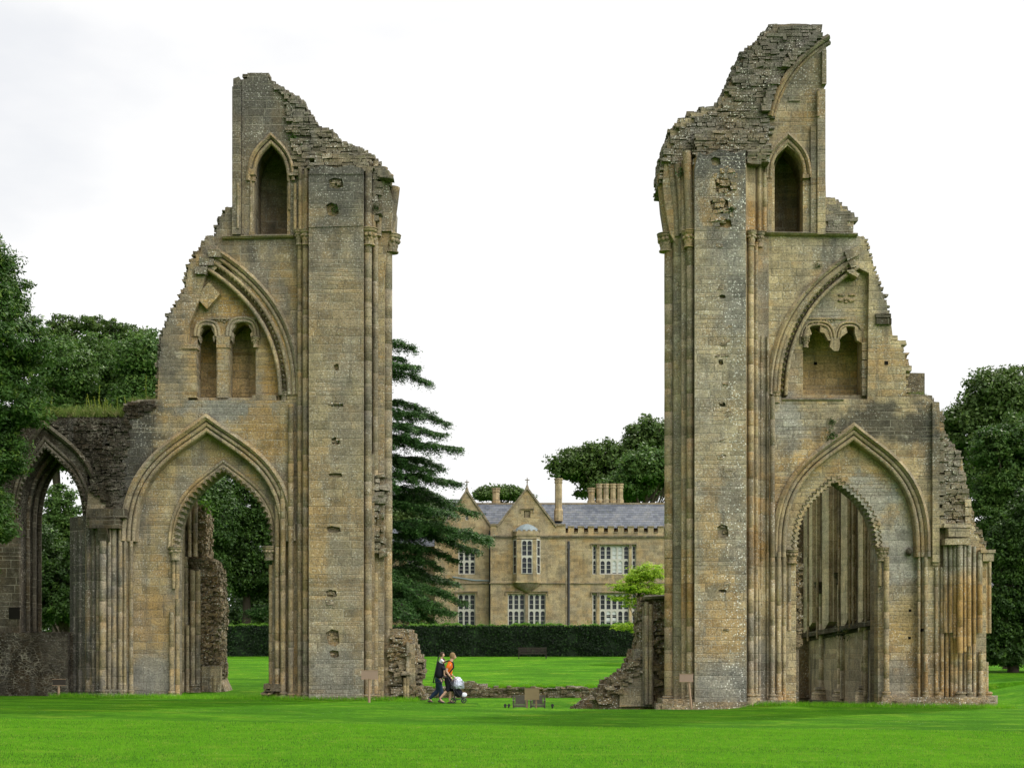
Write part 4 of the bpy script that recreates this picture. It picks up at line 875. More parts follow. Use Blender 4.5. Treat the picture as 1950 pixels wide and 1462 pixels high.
# ------------------------------------------------------------ stubs beside the piers
TS = thing('wall_stub', 'low crumbling rubble stub joined to the right foot of the left pier', 'ruin wall', (PX(768, 1.2), 1.2, -.1))
sp = [(738, 1430), (738, 1204), (748, 1200), (770, 1200), (778, 1212), (784, 1238), (796, 1256), (795, 1280), (790, 1292), (792, 1310), (806, 1330), (812, 1430)]
slab('wall', sp, 1.2, 3.4, M['footing'], TS)
b = MB(); rubble(b, [(744, 1340), (744, 1206), (770, 1206), (776, 1230), (790, 1262), (788, 1300), (806, 1338)], 1.1, .3, .16, .3, .2, rn, .055); edgestones(b, sp[2:11], 1.2, 3.4, .3, rn, 1.5); b.build('rubble_face', M['footing'], TS)
for px in (771, 776): shaft(TS, px, 1.0, .07, 1338, 1222 if px > 772 else 1290, M['shaftL'], rn)
b = MB(); b.pbox(780, 790, 1225, 1330, 1.02, 1.4, .03, rn); b.build('ashlar_face', M['pierL'], TS)

TB = thing('wall_stub', 'sloping ruined wall end with tall broken shafts at the left foot of the right pier', 'ruin wall', (PX(1225, 3), 3, -.8))
rp = [(1110, 1500), (1138, 1330), (1150, 1312), (1162, 1296), (1180, 1286), (1190, 1278), (1204, 1266), (1206, 1250), (1216, 1236), (1224, 1228), (1225, 1150), (1230, 1138), (1250, 1133), (1276, 1136), (1278, 1500)]
slab('wall', rp, 3.0, 5.4, M['footing'], TB, [[(1215, 1288), (1220, 1288), (1220, 1300), (1215, 1300)]])
b = MB(); rubble(b, [(1244, 1340), (1244, 1142), (1274, 1142), (1274, 1345)], 2.9, .3, .18, .26, .2, rn, .06); b.build('rubble_face', M['footing'], TB)
b = MB(); edgestones(b, rp[1:13], 3.0, 5.3, .3, rn, 1.6); rubble(b, [(1110, 1345), (1135, 1322), (1160, 1300), (1205, 1266), (1225, 1240), (1225, 1275), (1160, 1340)], 2.85, .3, .13, .24, .14, rn, .05, .25); b.build('rubble_top', M['footing'], TB)
b = MB(); b.pbox(1224, 1244, 1152, 1345, 2.75, 3.1, .02, rn); b.pbox(1180, 1226, 1292, 1345, 2.9, 3.1, .03, rn); b.pbox(1206, 1232, 1236, 1292, 2.9, 3.1, .05, rn); b.build('ashlar_face', M['chapel'], TB)
for px, y1 in ((1231, 1146), (1239, 1150)): shaft(TB, px, 2.65, .08, 1340, y1, M['chapel'], rn)
b = MB(); b.sweep([(1226, 1138), (1274, 1136)], [(-3, .2), (-3, -.18), (2, -.24), (4, -.1), (5, .2)], 2.8); b.build('coping_stone', M['top'], TB)

TF = thing('retaining_wall', 'long low footing wall of rough stone with grass above, behind the walkers', 'low wall', (PX(975, 25.7), 25.7, -.6))
X0, X1 = PX(700, 25.7), PX(1300, 25.7)
b = MB(); b.box(X0, X1, 25.72, 26.4, -1.2, -.08)
x = X0
while x < X1:
    z = -.85
    w = rn.uniform(.2, .45)
    while z < -.12:
        h = rn.uniform(.08, .16); b.box(x, x+w-.01, 25.55+rn.uniform(-.06, .06), 25.9, z, min(z+h, -.1)-.008, .02, rn); z += h
    if rn.random() < .8: b.box(x, x+w, 25.5+rn.uniform(-.08, .08), 26.2, -.12, -.04+rn.uniform(0, .09), .04, rn)
    x += w
b.build('rubble_face', M['footing'], TF)
b = MB()
for i in range(9):
    x = PX(895, 25.7)+rn.uniform(-.8, .9); b.box(x-.2, x+.2, 25.6, 26.1, -.1, .08+.2*max(0, 1-abs(x-PX(895, 25.7)-0)/.9), .06, rn)
b.build('coping_stone', M['footing'], TF)
TH = thing('rubble_heap', 'spill of loose pale stones at the bottom of the sloping wall end', 'rubble', (PX(1125, 12), 12, -.8))
b = MB()
for i in range(260):
    u = rn.random(); px = 1088+u*88; hh = math.sin(math.pi*min(1, u*1.1))*.75+.1
    x, y = PX(px, 12), 12+rn.uniform(-1.2, 1.2); s = rn.uniform(.06, .17)
    b.box(x-s, x+s, y-s, y+s, -.85+(hh*rn.random()**.5)-s*.7, -.85+hh*rn.random()**.5+s*.4 if False else -.85+hh*rn.random()**.5, .05, rn) if False else None
    z = -.88+hh*(1-abs(y-12)/1.6)*rn.uniform(.7, 1); b.box(x-s, x+s, y-s, y+s, z-s*1.2, z+s*.5, .045, rn)
b.lathe(PX(1130, 12), 12, [(1.0, -.95), (.9, -.6), (.6, -.3), (.1, -.1)], 12, 1, .8)
b.build('loose_stone', M['footing'], TH)

# ------------------------------------------------------------ aisle wall seen through the right arch
M['aisleface'] = stone('aisle_ashlar', lum=1.4, c1=(.30, .27, .20), c2=(.22, .20, .15), h=.45, ochre=.2, lich=.2, seed=19, grey=.5, streak=.95)
M['palestone'] = stone('pale_aisle_stone', lum=1.55, c1=(.42, .39, .31), c2=(.34, .31, .245), h=.45, ochre=.2, lich=.3, seed=18, grey=.4, streak=.6)
M['aislecore'] = stone('aisle_rubble_core', lum=.9, c1=(.20, .17, .115), c2=(.12, .105, .075), h=.16, cells=False, ochre=.2, lich=.3, seed=17, bumpd=.07, grey=.4)
TC = thing('aisle_wall', 'shafted stone aisle wall with capitals and a sloping ledge, seen through the right arch', 'ruin wall', (PX(1600, 9), 9, -.6))
A0, A1 = Vector((PX(1700, 4.6), 4.6)), Vector((PX(1528, 15.5), 15.5))
dr = (A1-A0); LW = dr.length; dn = dr.normalized(); nr = Vector((-dn.y, dn.x))
if nr.x > 0: nr = -nr
def wbox(mb, s0, s1, d0, d1, z0, z1, z2=None, z3=None):
    """box along the wall: s metres from the near end, d metres proud of the wall face"""
    p = [A0+dn*s+nr*d for s, d in ((s0, d0), (s1, d0), (s1, d1), (s0, d1))]; z2 = z1 if z2 is None else z2; z3 = z0 if z3 is None else z3
    mb.add([(p[0].x, p[0].y, z0), (p[1].x, p[1].y, z3), (p[2].x, p[2].y, z3), (p[3].x, p[3].y, z0), (p[0].x, p[0].y, z1), (p[1].x, p[1].y, z2), (p[2].x, p[2].y, z2), (p[3].x, p[3].y, z1)],
           [(0, 1, 2, 3), (4, 5, 6, 7), (0, 1, 5, 4), (1, 2, 6, 5), (2, 3, 7, 6), (3, 0, 4, 7)])
def s_at(px):      # distance along the wall where the sight line of pixel column px meets it
    t = (px-HX)/FP; return (A0.x-t*(A0.y+CD))/(t*dn.y-dn.x)
b = MB(); wbox(b, -.2, LW, -1.2, 0, -1.2, 12.5); b.build('wall', M['aislecore'], TC)
b = MB(); wbox(b, -.2, LW-1, -.1, .03, -1.2, 2.9, 2.4); b.build('ashlar_face', M['aisleface'], TC)
b = MB(); s0 = s_at(1525); wbox(b, s0-1.2, LW+.2, -1.0, .6, -1.2, 9.3)
for i in range(240):
    s = s0-1.2+rn.random()*2.2; z = rn.uniform(3.4, 9.2); p = A0+dn*s+nr*.6; q = rn.uniform(.06, .16); b.box(p.x-q, p.x+q, p.y-q-.1, p.y+q, z-q*.6, z+q*.6, .04, rn)
b.build('rubble_core', M['rub'], TC)
b = MB(); wbox(b, 0, s_at(1538), .0, .36, 2.90, 3.10, 2.66, 2.46); wbox(b, 0, s_at(1538), .0, .08, 2.8, 2.9, 2.4, 2.3); b.build('string_course', M['darkwall'], TC)
for pa, pb, zt in ((1560, 1541, 11.6), (1592, 1577, 11.9), (1628, 1613, 11.8), (1658, 1646, 11.8)):
    sa, sb = s_at(pa), s_at(pb); b = MB(); wbox(b, sa, sb-.15, .0, .32, 3.12, zt, zt, 2.6); wbox(b, sb+.02, sb+.16, .0, .18, 2.9, zt); wbox(b, sa-.16, sa-.02, 0, .16, 3.1, zt); b.build('wall_pilaster', M['palestone'], TC)
for pxs, ycap, ybase, r in (((1528, 1535), 1123, 1335, .12), ((1566,), 1108, 1325, .16), ((1599, 1606), 1090, 1330, .14), ((1644, 1650), 1108, 1325, .13)):
    for i, px in enumerate(pxs):
        s = s_at(px); Yq = (A0+dn*s+nr*.85).y
        top_ = ycap+6 if not (px == 1644) else 1250
        shaft(TC, px, Yq, r*(1 if i == len(pxs)-1 else .75), ybase, top_, M['palestone'], rn)
    s = s_at(pxs[0]); Yq = (A0+dn*s+nr*.85).y; cx = sum(pxs)/len(pxs)
    base(TC, cx, Yq, r*1.5, ybase+8, M['palestone'], h=.6)
    if ycap != 1108 or px == 1566:
        capital(TC, cx, Yq, r*1.35, ycap, M['darkwall'], rn, .45, 1.6)
        for px in pxs: shaft(TC, px+1, Yq, r*.8, ycap+1, ycap-75 if px != 1566 else ycap-45, M['chapel'], rn)
for px, yy0, yy1 in ((1553, 1220, 930), (1571, 1215, 1100), (1613, 1205, 925), (1634, 1195, 950), (1641, 1190, 930), (1665, 1185, 970)):
    s = s_at(px); q = A0+dn*s+nr*.34; shaft(TC, HX+q.x*FP/(CD+q.y), q.y, .06, yy0, yy1, M['chapel'], rn)
b = MB()
for px in (1545, 1575, 1610, 1648):
    s = s_at(px); q = A0+dn*s+nr*.85; b.box(q.x-.6, q.x+.6, q.y-.6, q.y+.7, -1.1, -.35+rn.uniform(-.05, .1), .08, rn)
b.build('plinth', M['darkwall'], TC)
# stone bench-like stump inside the arch, left
b = MB(); b.prism([(PX(x, Y), Y) for x, Y in ((1508, 3.2), (1521, 3.2), (1522, 6.2), (1506, 6.2))], -.9, PZ(1120, 3.4))
for i in range(90):
    px = rn.uniform(1510, 1524); y = rn.uniform(1055, 1230); q = P(px, y, 3.2); s = rn.uniform(.05, .13); b.box(q.x-s, q.x+s, 3.05, 3.5, q.z-s*.6, q.z+s*.6, .04, rn)
b.build('broken_respond', M['rub'], TC)

# ------------------------------------------------------------ manor house behind the hedge
HYY = 90.0
M['hwall'] = stone('manor_ashlar', (.40, .34, .225), (.37, .315, .21), h=.32, w0=.5, w1=.5, ochre=.45, lich=.03, seed=20, grey=.4, streak=.35, mort=.35, lite=.6, bumpd=.012)
M['htrim'] = stone('manor_trim', (.27, .225, .155), (.20, .175, .13), h=.4, ochre=.15, lich=.1, seed=21, grey=.6, streak=.6, mort=.3, bumpd=.012)
M['white'] = plain('window_paint', (.46, .44, .38), .7, .2)
M['curtain'] = plain('window_blind', (.50, .52, .50), .7, .3)
n = N('window_glass'); f = n.noise(.9, 3)
M['glass'] = n.done(n.mix(f, (.010, .011, .014), (.045, .05, .065)), .12, n.bump(n.noise(1.2, 2), .02), .5)
n = N('roof_slate'); x, y, z = n.sep(n.pos); row = n.math('FLOOR', n.math('MULTIPLY', z, 3.6)); uu = n.math('ADD', n.math('MULTIPLY', x, 2.6), n.math('MULTIPLY', row, .5))
cv = n.wn(n.comb(n.math('FLOOR', uu), row, 1.0)); fz = n.math('FRACT', n.math('MULTIPLY', z, 3.6)); fu = n.math('FRACT', uu)
e = n.math('MULTIPLY', n.map(fz, 0, .2, .3, 1, True), n.map(n.math('MINIMUM', fu, n.math('SUBTRACT', 1.0, fu)), 0, .06, .7, 1))
c = n.mix(cv[0], (.075, .083, .10), (.13, .14, .16)); c = n.mix(n.map(n.noise(1.2, 5, scl=(1, 1, .25)), .5, .7), c, (.15, .152, .155)); c = n.mix(n.map(n.noise(3, 4, off=(9, 0, 0)), .55, .7, 0, .6), c, (.10, .11, .08))
c = n.mix(1.0, c, n.comb(e, e, e), 'MULTIPLY'); M['slate'] = n.done(c, .85, n.bump(n.math('ADD', e, n.math('MULTIPLY', cv[0], .4)), .03), .1)
M['lead'] = plain('lead_sheet', (.22, .26, .27), .5, .4); M['pipe'] = plain('cast_iron_pipe', (.05, .05, .05), .6, .3)
TM = thing('manor_house', 'pale stone manor house with slate roof, pointed gables and mullioned windows behind the hedge', 'house', (PX(1075, HYY), HYY, 1.9))
def merge(o, mb):
    off = Vector((0, 0, 0)); r_ = o.parent
    while r_ is not None: off += r_.location; r_ = r_.parent
    bm = bmesh.new(); bm.from_mesh(o.data); vs = [bm.verts.new(Vector(v)-off) for v in mb.v]
    for f in mb.f: bm.faces.new([vs[i] for i in f])
    bm.to_mesh(o.data); bm.free()
def win(x0, x1, y0, y1, nl, rows, Y, par=TM, blinds=(), nb=2, d=.22, split=False):
    """white arched lights in a stone frame, its panes as a sub-part"""
    hol = []; gap = 1.8
    groups = [(x0, x1, nl)] if not split else [(x0, (x0+x1)/2-3.5, nl//2), ((x0+x1)/2+3.5, x1, nl//2)]
    bars = []
    for g0, g1, k in groups:
        w = (g1-g0)/k
        for r_ in range(rows):
            ya, yb = y0+(y1-y0)*r_/rows+2.2, y0+(y1-y0)*(r_+1)/rows-1.6
            for i in range(k):
                a, c_ = g0+w*i+gap, g0+w*(i+1)-gap; m = (a+c_)/2; rr = (c_-a)/2
                hol.append([(a, yb), (a, ya+rr)]+[(m-rr*math.cos(t*math.pi/6), ya+rr-rr*math.sin(t*math.pi/6)) for t in range(1, 6)]+[(c_, ya+rr), (c_, yb)])
                for q in range(1, nb+1): bars.append((a, c_, ya+(yb-ya)*q/(nb+1)))
    f_ = slab('window', [(x0, y0), (x1, y0), (x1, y1), (x0, y1)], Y+d, Y+d+.08, M['white'], par, hol)
    b = MB()
    for a, c_, yy in bars: b.pbox(a-.3, c_+.3, yy-.35, yy+.35, Y+d+.02, Y+d+.06)
    merge(f_, b)
    b = MB(); b.pbox(x0+.3, x1-.3, y0+.3, y1-.3, Y+d+.1, Y+d+.12); b.build('pane', M['glass'], f_)
    for (xa, xb, ya, yb) in blinds:
        b = MB(); b.pbox(xa, xb, ya, yb, Y+d+.075, Y+d+.095); b.build('blind', M['curtain'], f_)
    return f_
W1 = (873, 905, 1043, 1093); W2 = (872, 905, 1130, 1192); WM = (967, 1039, 1130, 1192)
def rect(x0, x1, y0, y1): return [(x0, y0), (x1, y0), (x1, y1), (x0, y1)]
# left block and gable
lg = [(828, 1300), (828, 1003), (846, 1000), (889, 934), (933, 1000), (937, 1003), (937, 1300)]
slab('wall', lg, HYY, HYY+.6, M['hwall'], TM, [rect(*W1), rect(*W2), rect(886, 892, 978, 990)])
mg = [(934, 1300), (934, 1000), (951, 1000), (1004, 930), (1055, 1000), (1077, 1000), (1077, 1300)]
YM = HYY-1.2
slab('wall', mg, YM, YM+.6, M['hwall'], TM, [rect(*WM), rect(998, 1010, 972, 985)])
YR = HYY-.4
rg = [(1076, 1300), (1076, 1014)]; x = 1082
while x < 1420: rg += [(x, 1014), (x, 1003), (x+11, 1003), (x+11, 1014)]; x += 19
rg += [(1430, 1014), (1430, 1300)]
WR = [(1128, 1136), (1142, 1198), (1203, 1211)]
hs = []
for a, c_ in WR: hs += [rect(a, c_, 1038, 1093), rect(a, c_, 1130, 1192)]
for a, c_ in ((1330, 1385),): hs += [rect(a, c_, 1038, 1093), rect(a, c_, 1130, 1192)]
slab('wall', rg, YR, YR+.5, M['hwall'], TM, hs)
win(*W1, 3, 2, HYY); win(*W2, 3, 2, HYY); win(886, 892, 978, 990, 1, 1, HYY, nb=1)
win(*WM, 6, 2, YM, split=True)
win(1128, 1136, 1038, 1093, 1, 2, YR); win(1142, 1198, 1038, 1093, 5, 2, YR, blinds=[(1163, 1186, 1041, 1090)]); win(1203, 1211, 1038, 1093, 1, 2, YR)
win(1128, 1136, 1130, 1192, 1, 2, YR); win(1142, 1198, 1130, 1192, 5, 2, YR, blinds=[(1154, 1174, 1163, 1170), (1155, 1173, 1176, 1184)]); win(1203, 1211, 1130, 1192, 1, 2, YR)
win(1330, 1385, 1038, 1093, 5, 2, YR); win(1330, 1385, 1130, 1192, 5, 2, YR)
b = MB(); b.pbox(968, 1038, 1129, 1130.5, YM-.02, YM+.3); b.pbox(1000, 1006, 1130, 1192, YM-.06, YM+.3)
b.build('window_surround', M['htrim'], TM)
def hood(x0, x1, y, Y):
    b = MB(); b.pbox(x0, x1, y-1.6, y, Y-.14, Y+.1); b.pbox(x0, x0+1.6, y, y+7, Y-.12, Y+.1); b.pbox(x1-1.6, x1, y, y+7, Y-.12, Y+.1); b.build('hood_mould', M['htrim'], TM)
hood(867, 910, 1127, HYY); hood(962, 1044, 1126, YM); hood(1125, 1139, 1036, YR); hood(1140, 1200, 1036, YR); hood(1201, 1213, 1036, YR); hood(1125, 1139, 1128, YR); hood(1140, 1200, 1128, YR); hood(1201, 1213, 1128, YR); hood(991, 1017, 969, YM)
b = MB(); b.pbox(999, 1009, 973, 985, YM+.15, YM+.35); b.build('carved_panel', M['htrim'], TM)
for (x0, x1, Y) in ((828, 935, HYY), (932, 1078, YM), (1077, 1430, YR)):
    b = MB(); b.pbox(x0, x1, 1019, 1021, Y-.22, Y+.1); b.pbox(x0, x1, 1021.2, 1024, Y-.12, Y+.1); b.pbox(x0, x1, 1109, 1111, Y-.12, Y+.1); b.build('string_course', M['htrim'], TM)
b = MB(); b.add(*fillpoly([(862, 1097), (905, 1103), (935, 1104), (935, 1106), (904, 1105.5), (862, 1099)], [], HYY-.1, HYY+.1)); b.build('lead_flashing', M['lead'], TM)
for pts, Y in (([(842, 1004), (889, 932), (937, 1004)], HYY), ([(946, 1002), (1004, 928), (1060, 1002)], YM)):
    b = MB(); b.sweep(pts, [(-2.2, .5), (-2.2, -.14), (1.2, -.14), (1.2, .3)], Y); b.build('gable_coping', M['htrim'], TM)
b = MB(); b.pbox(934, 951, 997, 1000, YM-.1, YM+.7); b.pbox(1056, 1077, 997, 1000, YM-.1, YM+.7); b.pbox(828, 847, 1000, 1003, HYY-.1, HYY+.7); b.build('parapet_coping', M['htrim'], TM)
b = MB(); x = 1082
while x < 1420:
    b.pbox(x-.8, x+11.8, 1001, 1003, YR-.08, YR+.58); b.pbox(x+11.5, x+18.5, 1012.5, 1014.3, YR-.07, YR+.57); x += 19
b.build('battlement_coping', M['htrim'], TM)
for (x, y, Y) in ((889, 932, HYY), (1004, 928, YM)):
    q = P(x, y, Y); b = MB(); b.lathe(q.x, Y+.15, [(.2, q.z-.2), (.14, q.z+.1), (.05, q.z+.3), (.05, q.z+.55), (.09, q.z+.58), (.05, q.z+.62), (.04, q.z+.95), (.01, q.z+1.0)], 8)
    b.box(q.x-.22, q.x+.22, Y+.11, Y+.19, q.z+.72, q.z+.8); b.build('cross_finial', M['htrim'], TM)
# oriel
def oriel():
    Yf = YM-.85; pl = [(976, YM), (984, Yf), (1022, Yf), (1030, YM)]
    def pr(mb, y0, y1, g=0, mat=None):
        pts = [(PX(x+(g if x > 1003 else -g), Y), Y-(g*.03 if Y < YM else 0)) for x, Y in pl]; mb.prism(pts, PZ(y1, YM), PZ(y0, YM))
    o = MB(); pr(o, 1093, 1109); pr(o, 1012, 1027); pr(o, 1107, 1110, 1.5); pr(o, 1018, 1021, 1.8)
    body = o.build('oriel', M['hwall'], TM)
    q = PZ(1110, YM); o = MB(); c = PX(1003, YM)
    o.lathe(c, YM, [(.15, q-1.0), (.5, q-.75), (1.15, q-.35), (1.35, q)], 16, 1, .62); o.build('corbel', M['htrim'], body, True)
    f_ = slab('window', rect(993, 1014, 1027, 1093), Yf, Yf+.08, M['white'], TM, [[(a, y1), (a, y0+3)]+[(a+4-4*math.cos(t*math.pi/6), y0+4-4*math.sin(t*math.pi/6)) for t in range(1, 6)]+[(a+8, y0+3), (a+8, y1)] for a in (994.5, 1004.5) for y0, y1 in ((1029, 1057), (1061, 1091))])
    b = MB(); b.pbox(993.5, 1013.5, 1027.5, 1092.5, Yf+.1, Yf+.14); b.build('pane', M['glass'], f_)
    b = MB()
    for a in (994.5, 1004.5):
        for yy in (1038, 1048, 1071, 1081): b.pbox(a, a+8, yy-.35, yy+.35, Yf+.02, Yf+.07)
    merge(f_, b)
    b = MB()
    for a, c_ in ((984, 993), (1014, 1022)): b.pbox(a, c_, 1027, 1093, Yf-.01, Yf+.12)
    b.build('window_surround', M['hwall'], body)
    for sx in (-1, 1):                                   # canted side lights
        xa, ya, xb, yb = ((977, YM-.05, 984, Yf) if sx < 0 else (1022, Yf, 1029, YM-.05))
        A, B_ = Vector((PX(xa, ya), ya)), Vector((PX(xb, yb), yb)); b = MB(); g = MB()
        for t0, t1 in ((0, .16), (.84, 1)):
            p, q2 = A+(B_-A)*t0, A+(B_-A)*t1; b.prism([(p.x, p.y), (q2.x, q2.y), (q2.x, q2.y+.1), (p.x, p.y+.1)], PZ(1093, YM), PZ(1027, YM))
        for y0, y1 in ((1027, 1029.5), (1058, 1061), (1091, 1093), (1042, 1043), (1075, 1076)):
            p, q2 = A+(B_-A)*.16, A+(B_-A)*.84; b.prism([(p.x, p.y), (q2.x, q2.y), (q2.x, q2.y+.1), (p.x, p.y+.1)], PZ(y1, YM), PZ(y0, YM))
        p, q2 = A, B_; g.prism([(p.x, p.y+.12), (q2.x, q2.y+.12), (q2.x, q2.y+.14), (p.x, p.y+.14)], PZ(1093, YM), PZ(1027, YM))
        w_ = b.build('window', M['white'], TM); g.build('pane', M['glass'], w_)
    b = MB(); z = PZ(1012, YM)
    for i in range(6): b.pbox(977+i*9.4, 982+i*9.4, 1008, 1012, Yf+.02 if 0 < i < 5 else YM-.4, Yf+.2 if 0 < i < 5 else YM)
    b.build('oriel_battlement', M['htrim'], body)
    b = MB(); c = PX(1003, YM); b.lathe(c, YM, [(1.25, z), (1.05, z+.3), (.7, z+.55), (.3, z+.72), (.01, z+.78)], 10, 1, .6); b.build('lead_dome', M['lead'], body)
oriel()
for px, Y, r, y0 in ((932.5, HYY-.15, .07, 1010), (1073, YM+.2, .0, 1010), (1083, YR-.12, .11, 1030)):
    if r: b = MB(); b.tube([(PX(px, Y), Y, PZ(1230, Y)), (PX(px, Y), Y, PZ(y0, Y))], r, 8); b.pbox(px-2.5, px+2.5, y0+6, y0+14, Y-.12, Y+.12); b.build('downpipe', M['pipe'], TM)
b = MB(); b.pbox(1077, 1080, 1028, 1300, YM-.02, YR+.1); b.build('angle_strip', M['htrim'], TM)
# roofs
Yr = HYY+5.5; zr = PZ(948, HYY); ze = PZ(1004, HYY)
b = MB(); xa, xb = PX(850, HYY), PX(1430, HYY)
b.add([(xa, HYY+.45, ze), (xb, HYY+.45, ze), (xb, Yr, zr), (xa, Yr, zr), (xb, Yr+5.5, ze), (xa, Yr+5.5, ze)], [(0, 1, 2, 3), (3, 2, 4, 5), (0, 3, 5), (1, 4, 2), (0, 5, 4, 1)]); rf = b.build('roof', M['slate'], TM)
b = MB(); b.box(xa, xb, Yr-.12, Yr+.12, zr-.05, zr+.12); b.build('ridge_tile', M['htrim'], rf)
for (x0, xm, x1, yt, Y) in ((847, 889, 932, 936, HYY+.5), (951, 1004, 1057, 932, YM+.5)):
    b = MB(); zt, zb = PZ(yt, Y), PZ(1001, Y); b.add([(PX(x0, Y), Y, zb), (PX(xm, Y), Y, zt), (PX(x1, Y), Y, zb), (PX(x0, Y), Y+8, zb), (PX(xm, Y), Y+8, zt), (PX(x1, Y), Y+8, zb)], [(0, 1, 4, 3), (1, 2, 5, 4), (0, 2, 1), (3, 4, 5)]); b.build('gable_roof', M['slate'], TM)
b = MB(); b.box(PX(828, HYY), PX(1430, HYY), HYY+1.0, HYY+11.4, 0.5, ze-.1); b.build('house_body', M['hwall'], TM)
def chim(x0, x1, yt, yb, Y, n_=1, kk=8):
    b = MB(); w = (x1-x0)/n_
    for i in range(n_):
        c = PX(x0+w*(i+.5), Y); r = w*.5*(CD+Y)/FP*1.12; z0, z1 = PZ(yb, Y), PZ(yt, Y)
        b.lathe(c, Y, [(r*1.0, z0), (r*1.0, z0+.25*(z1-z0)), (r*.8, z0+.3*(z1-z0)), (r*.8, z1-.5), (r*.95, z1-.42), (r*.95, z1-.36), (r*.85, z1-.32), (r*.88, z1-.16), (r*1.02, z1-.1), (r*1.02, z1), (r*.7, z1), (r*.7, z1-.1)], kk)
    b.build('chimney', M['htrim'] if n_ < 1 else M['hwall'], rf)
chim(937, 952, 929, 962, Yr+1); chim(1056, 1071, 911, 992, HYY+1.5); chim(1119, 1133, 929, 962, Yr+1)
for a_ in ((1135, 1147.5), (1148, 1160), (1161, 1173.5), (1174, 1187)): chim(a_[0], a_[1], 921, 962, Yr+1)
TM2 = thing('manor_wing', 'lower stone side wing of the manor half hidden by the cedar branches', 'house', (PX(790, 96), 96, 1.9))
slab('wall', [(700, 1300), (700, 1040), (832, 1040), (832, 1300)], 96, 96.5, M['hwall'], TM2, [rect(775, 806, 1062, 1096)]); win(775, 806, 1062, 1096, 3, 2, 96, TM2)
b = MB(); b.box(PX(700, 96), PX(832, 96), 97, 104, .5, PZ(1040, 96)); b.build('house_body', M['hwall'], TM2)
b = MB(); za, zb = PZ(1040, 96), PZ(1000, 96); b.add([(PX(698, 96), 95.8, za), (PX(834, 96), 95.8, za), (PX(834, 96), 100, zb), (PX(698, 96), 100, zb), (PX(834, 96), 104, za), (PX(698, 96), 104, za)], [(0, 1, 2, 3), (3, 2, 4, 5), (0, 3, 5), (1, 4, 2)]); b.build('roof', M['slate'], TM2)

# ------------------------------------------------------------ benches and signs
M['teak'] = plain('weathered_teak', (.035, .028, .022), .8, .2, var=.3, bump=.004, sc=9)
M['teakg'] = plain('weathered_grey_teak', (.15, .135, .11), .8, .2, var=.3, bump=.004, sc=9)
def bench(loc, w, label, mat, vertical=True, rz=0.0, group=None):
    t = thing('garden_bench', label, 'bench', loc, group, rz); L0 = Vector(loc)
    def part(name, boxes):
        b = MB()
        for bx in boxes: b.box(*bx)
        me = bpy.data.meshes.new(name); me.from_pydata(b.v, [], b.f); o = bpy.data.objects.new(name, me); S.collection.objects.link(o); me.materials.append(mat); o.parent = t
    h = w/2
    for sx in (-1, 1):
        x0 = sx*h; part('leg', [(x0-.035, x0+.035, .40, .47, 0, .88)]); part('leg', [(x0-.035, x0+.035, -.07, 0, 0, .62)]); part('armrest', [(x0-.045, x0+.045, -.1, .42, .62, .655)])
    part('seat', [(-h, h, -.06+i*.1, .03+i*.1, .42, .445) for i in range(5)]+[(-h, h, -.07, -.045, .35, .42)])
    if vertical: part('backrest', [(-h+.04, h-.04, .41, .45, .80, .87), (-h+.04, h-.04, .41, .45, .46, .51)]+[(-h+.08+(w-.2)*i/11, -h+.12+(w-.2)*i/11, .415, .44, .51, .80) for i in range(12)])
    else: part('backrest', [(-h+.04, h-.04, .41, .44, .50+i*.13, .59+i*.13) for i in range(3)])
    return t
gz = ground
bench((PX(1222, 9), 9, -.95), 1.1, 'slatted wooden bench with its back to the sloping wall end by the right pier', M['teakg'], rz=0)
bench((PX(991, 13.5), 13.5, -1.0), .62, 'grey slatted bench, left of the two under the square board', M['teakg'], group='benches by the centre board')
bench((PX(1024, 13.5), 13.5, -1.0), .62, 'grey slatted bench, right of the two under the square board', M['teakg'], group='benches by the centre board')
bench((PX(1014, 56.5), 56.5, gz(1.5, 56.5)), 2.05, 'dark three-rail bench standing against the long hedge', M['teak'], vertical=False)
M['post'] = plain('sign_wood', (.30, .20, .13), .7, .25, var=.2, sc=4); M['board'] = plain('sign_board', (.27, .185, .135), .6, .3, var=.12, sc=3); M['board2'] = plain('sign_board_ochre', (.30, .22, .12), .6, .3, var=.1)
M['ink'] = plain('faded_lettering', (.40, .31, .25), .7, .2)
def sign(px, y0, y1, x0, x1, yb, Y, label, bm_, lean=0.0, lines=0, legs=(0,)):
    t = thing('information_sign', label, 'sign', (PX(px, Y), Y, PZ(yb, Y)))
    for l in legs:
        b = MB(); b.tube([P(px+l+lean, yb+4, Y), P(px+l, y1, Y+.0)], .045, 6); b.build('post', M['post'], t)
    b = MB(); b.pbox(x0, x1, y0, y1, Y-.05, Y-.01); bo = b.build('sign_board', bm_, t)
    b = MB(); b.pbox(x0-.6, x1+.6, y0-.8, y0, Y-.06, Y); b.pbox(x0-.6, x1+.6, y1, y1+.8, Y-.06, Y); b.build('board_rim', M['post'], t)
    return t
sign(703, 1276, 1292, 688, 719, 1338, -2.0, 'small brown rectangular sign on a thin post before the left pier', M['board'])
sign(1311, 1283, 1297, 1294, 1320, 1346, -2.5, 'small brown sign on a leaning post before the right pier', M['board'], lean=6)
sign(1012, 1310, 1331, 999, 1027, 1345, 8.0, 'square ochre board on two short legs in the gap between the piers', M['board2'], legs=(-9, 9))
sign(112, 1293, 1304, 100, 124, 1330, .3, 'small dark sign in the shade against the dark arcade wall', M['teak'])
M['dk'] = plain('dark_metal', (.02, .02, .022), .5, .3)
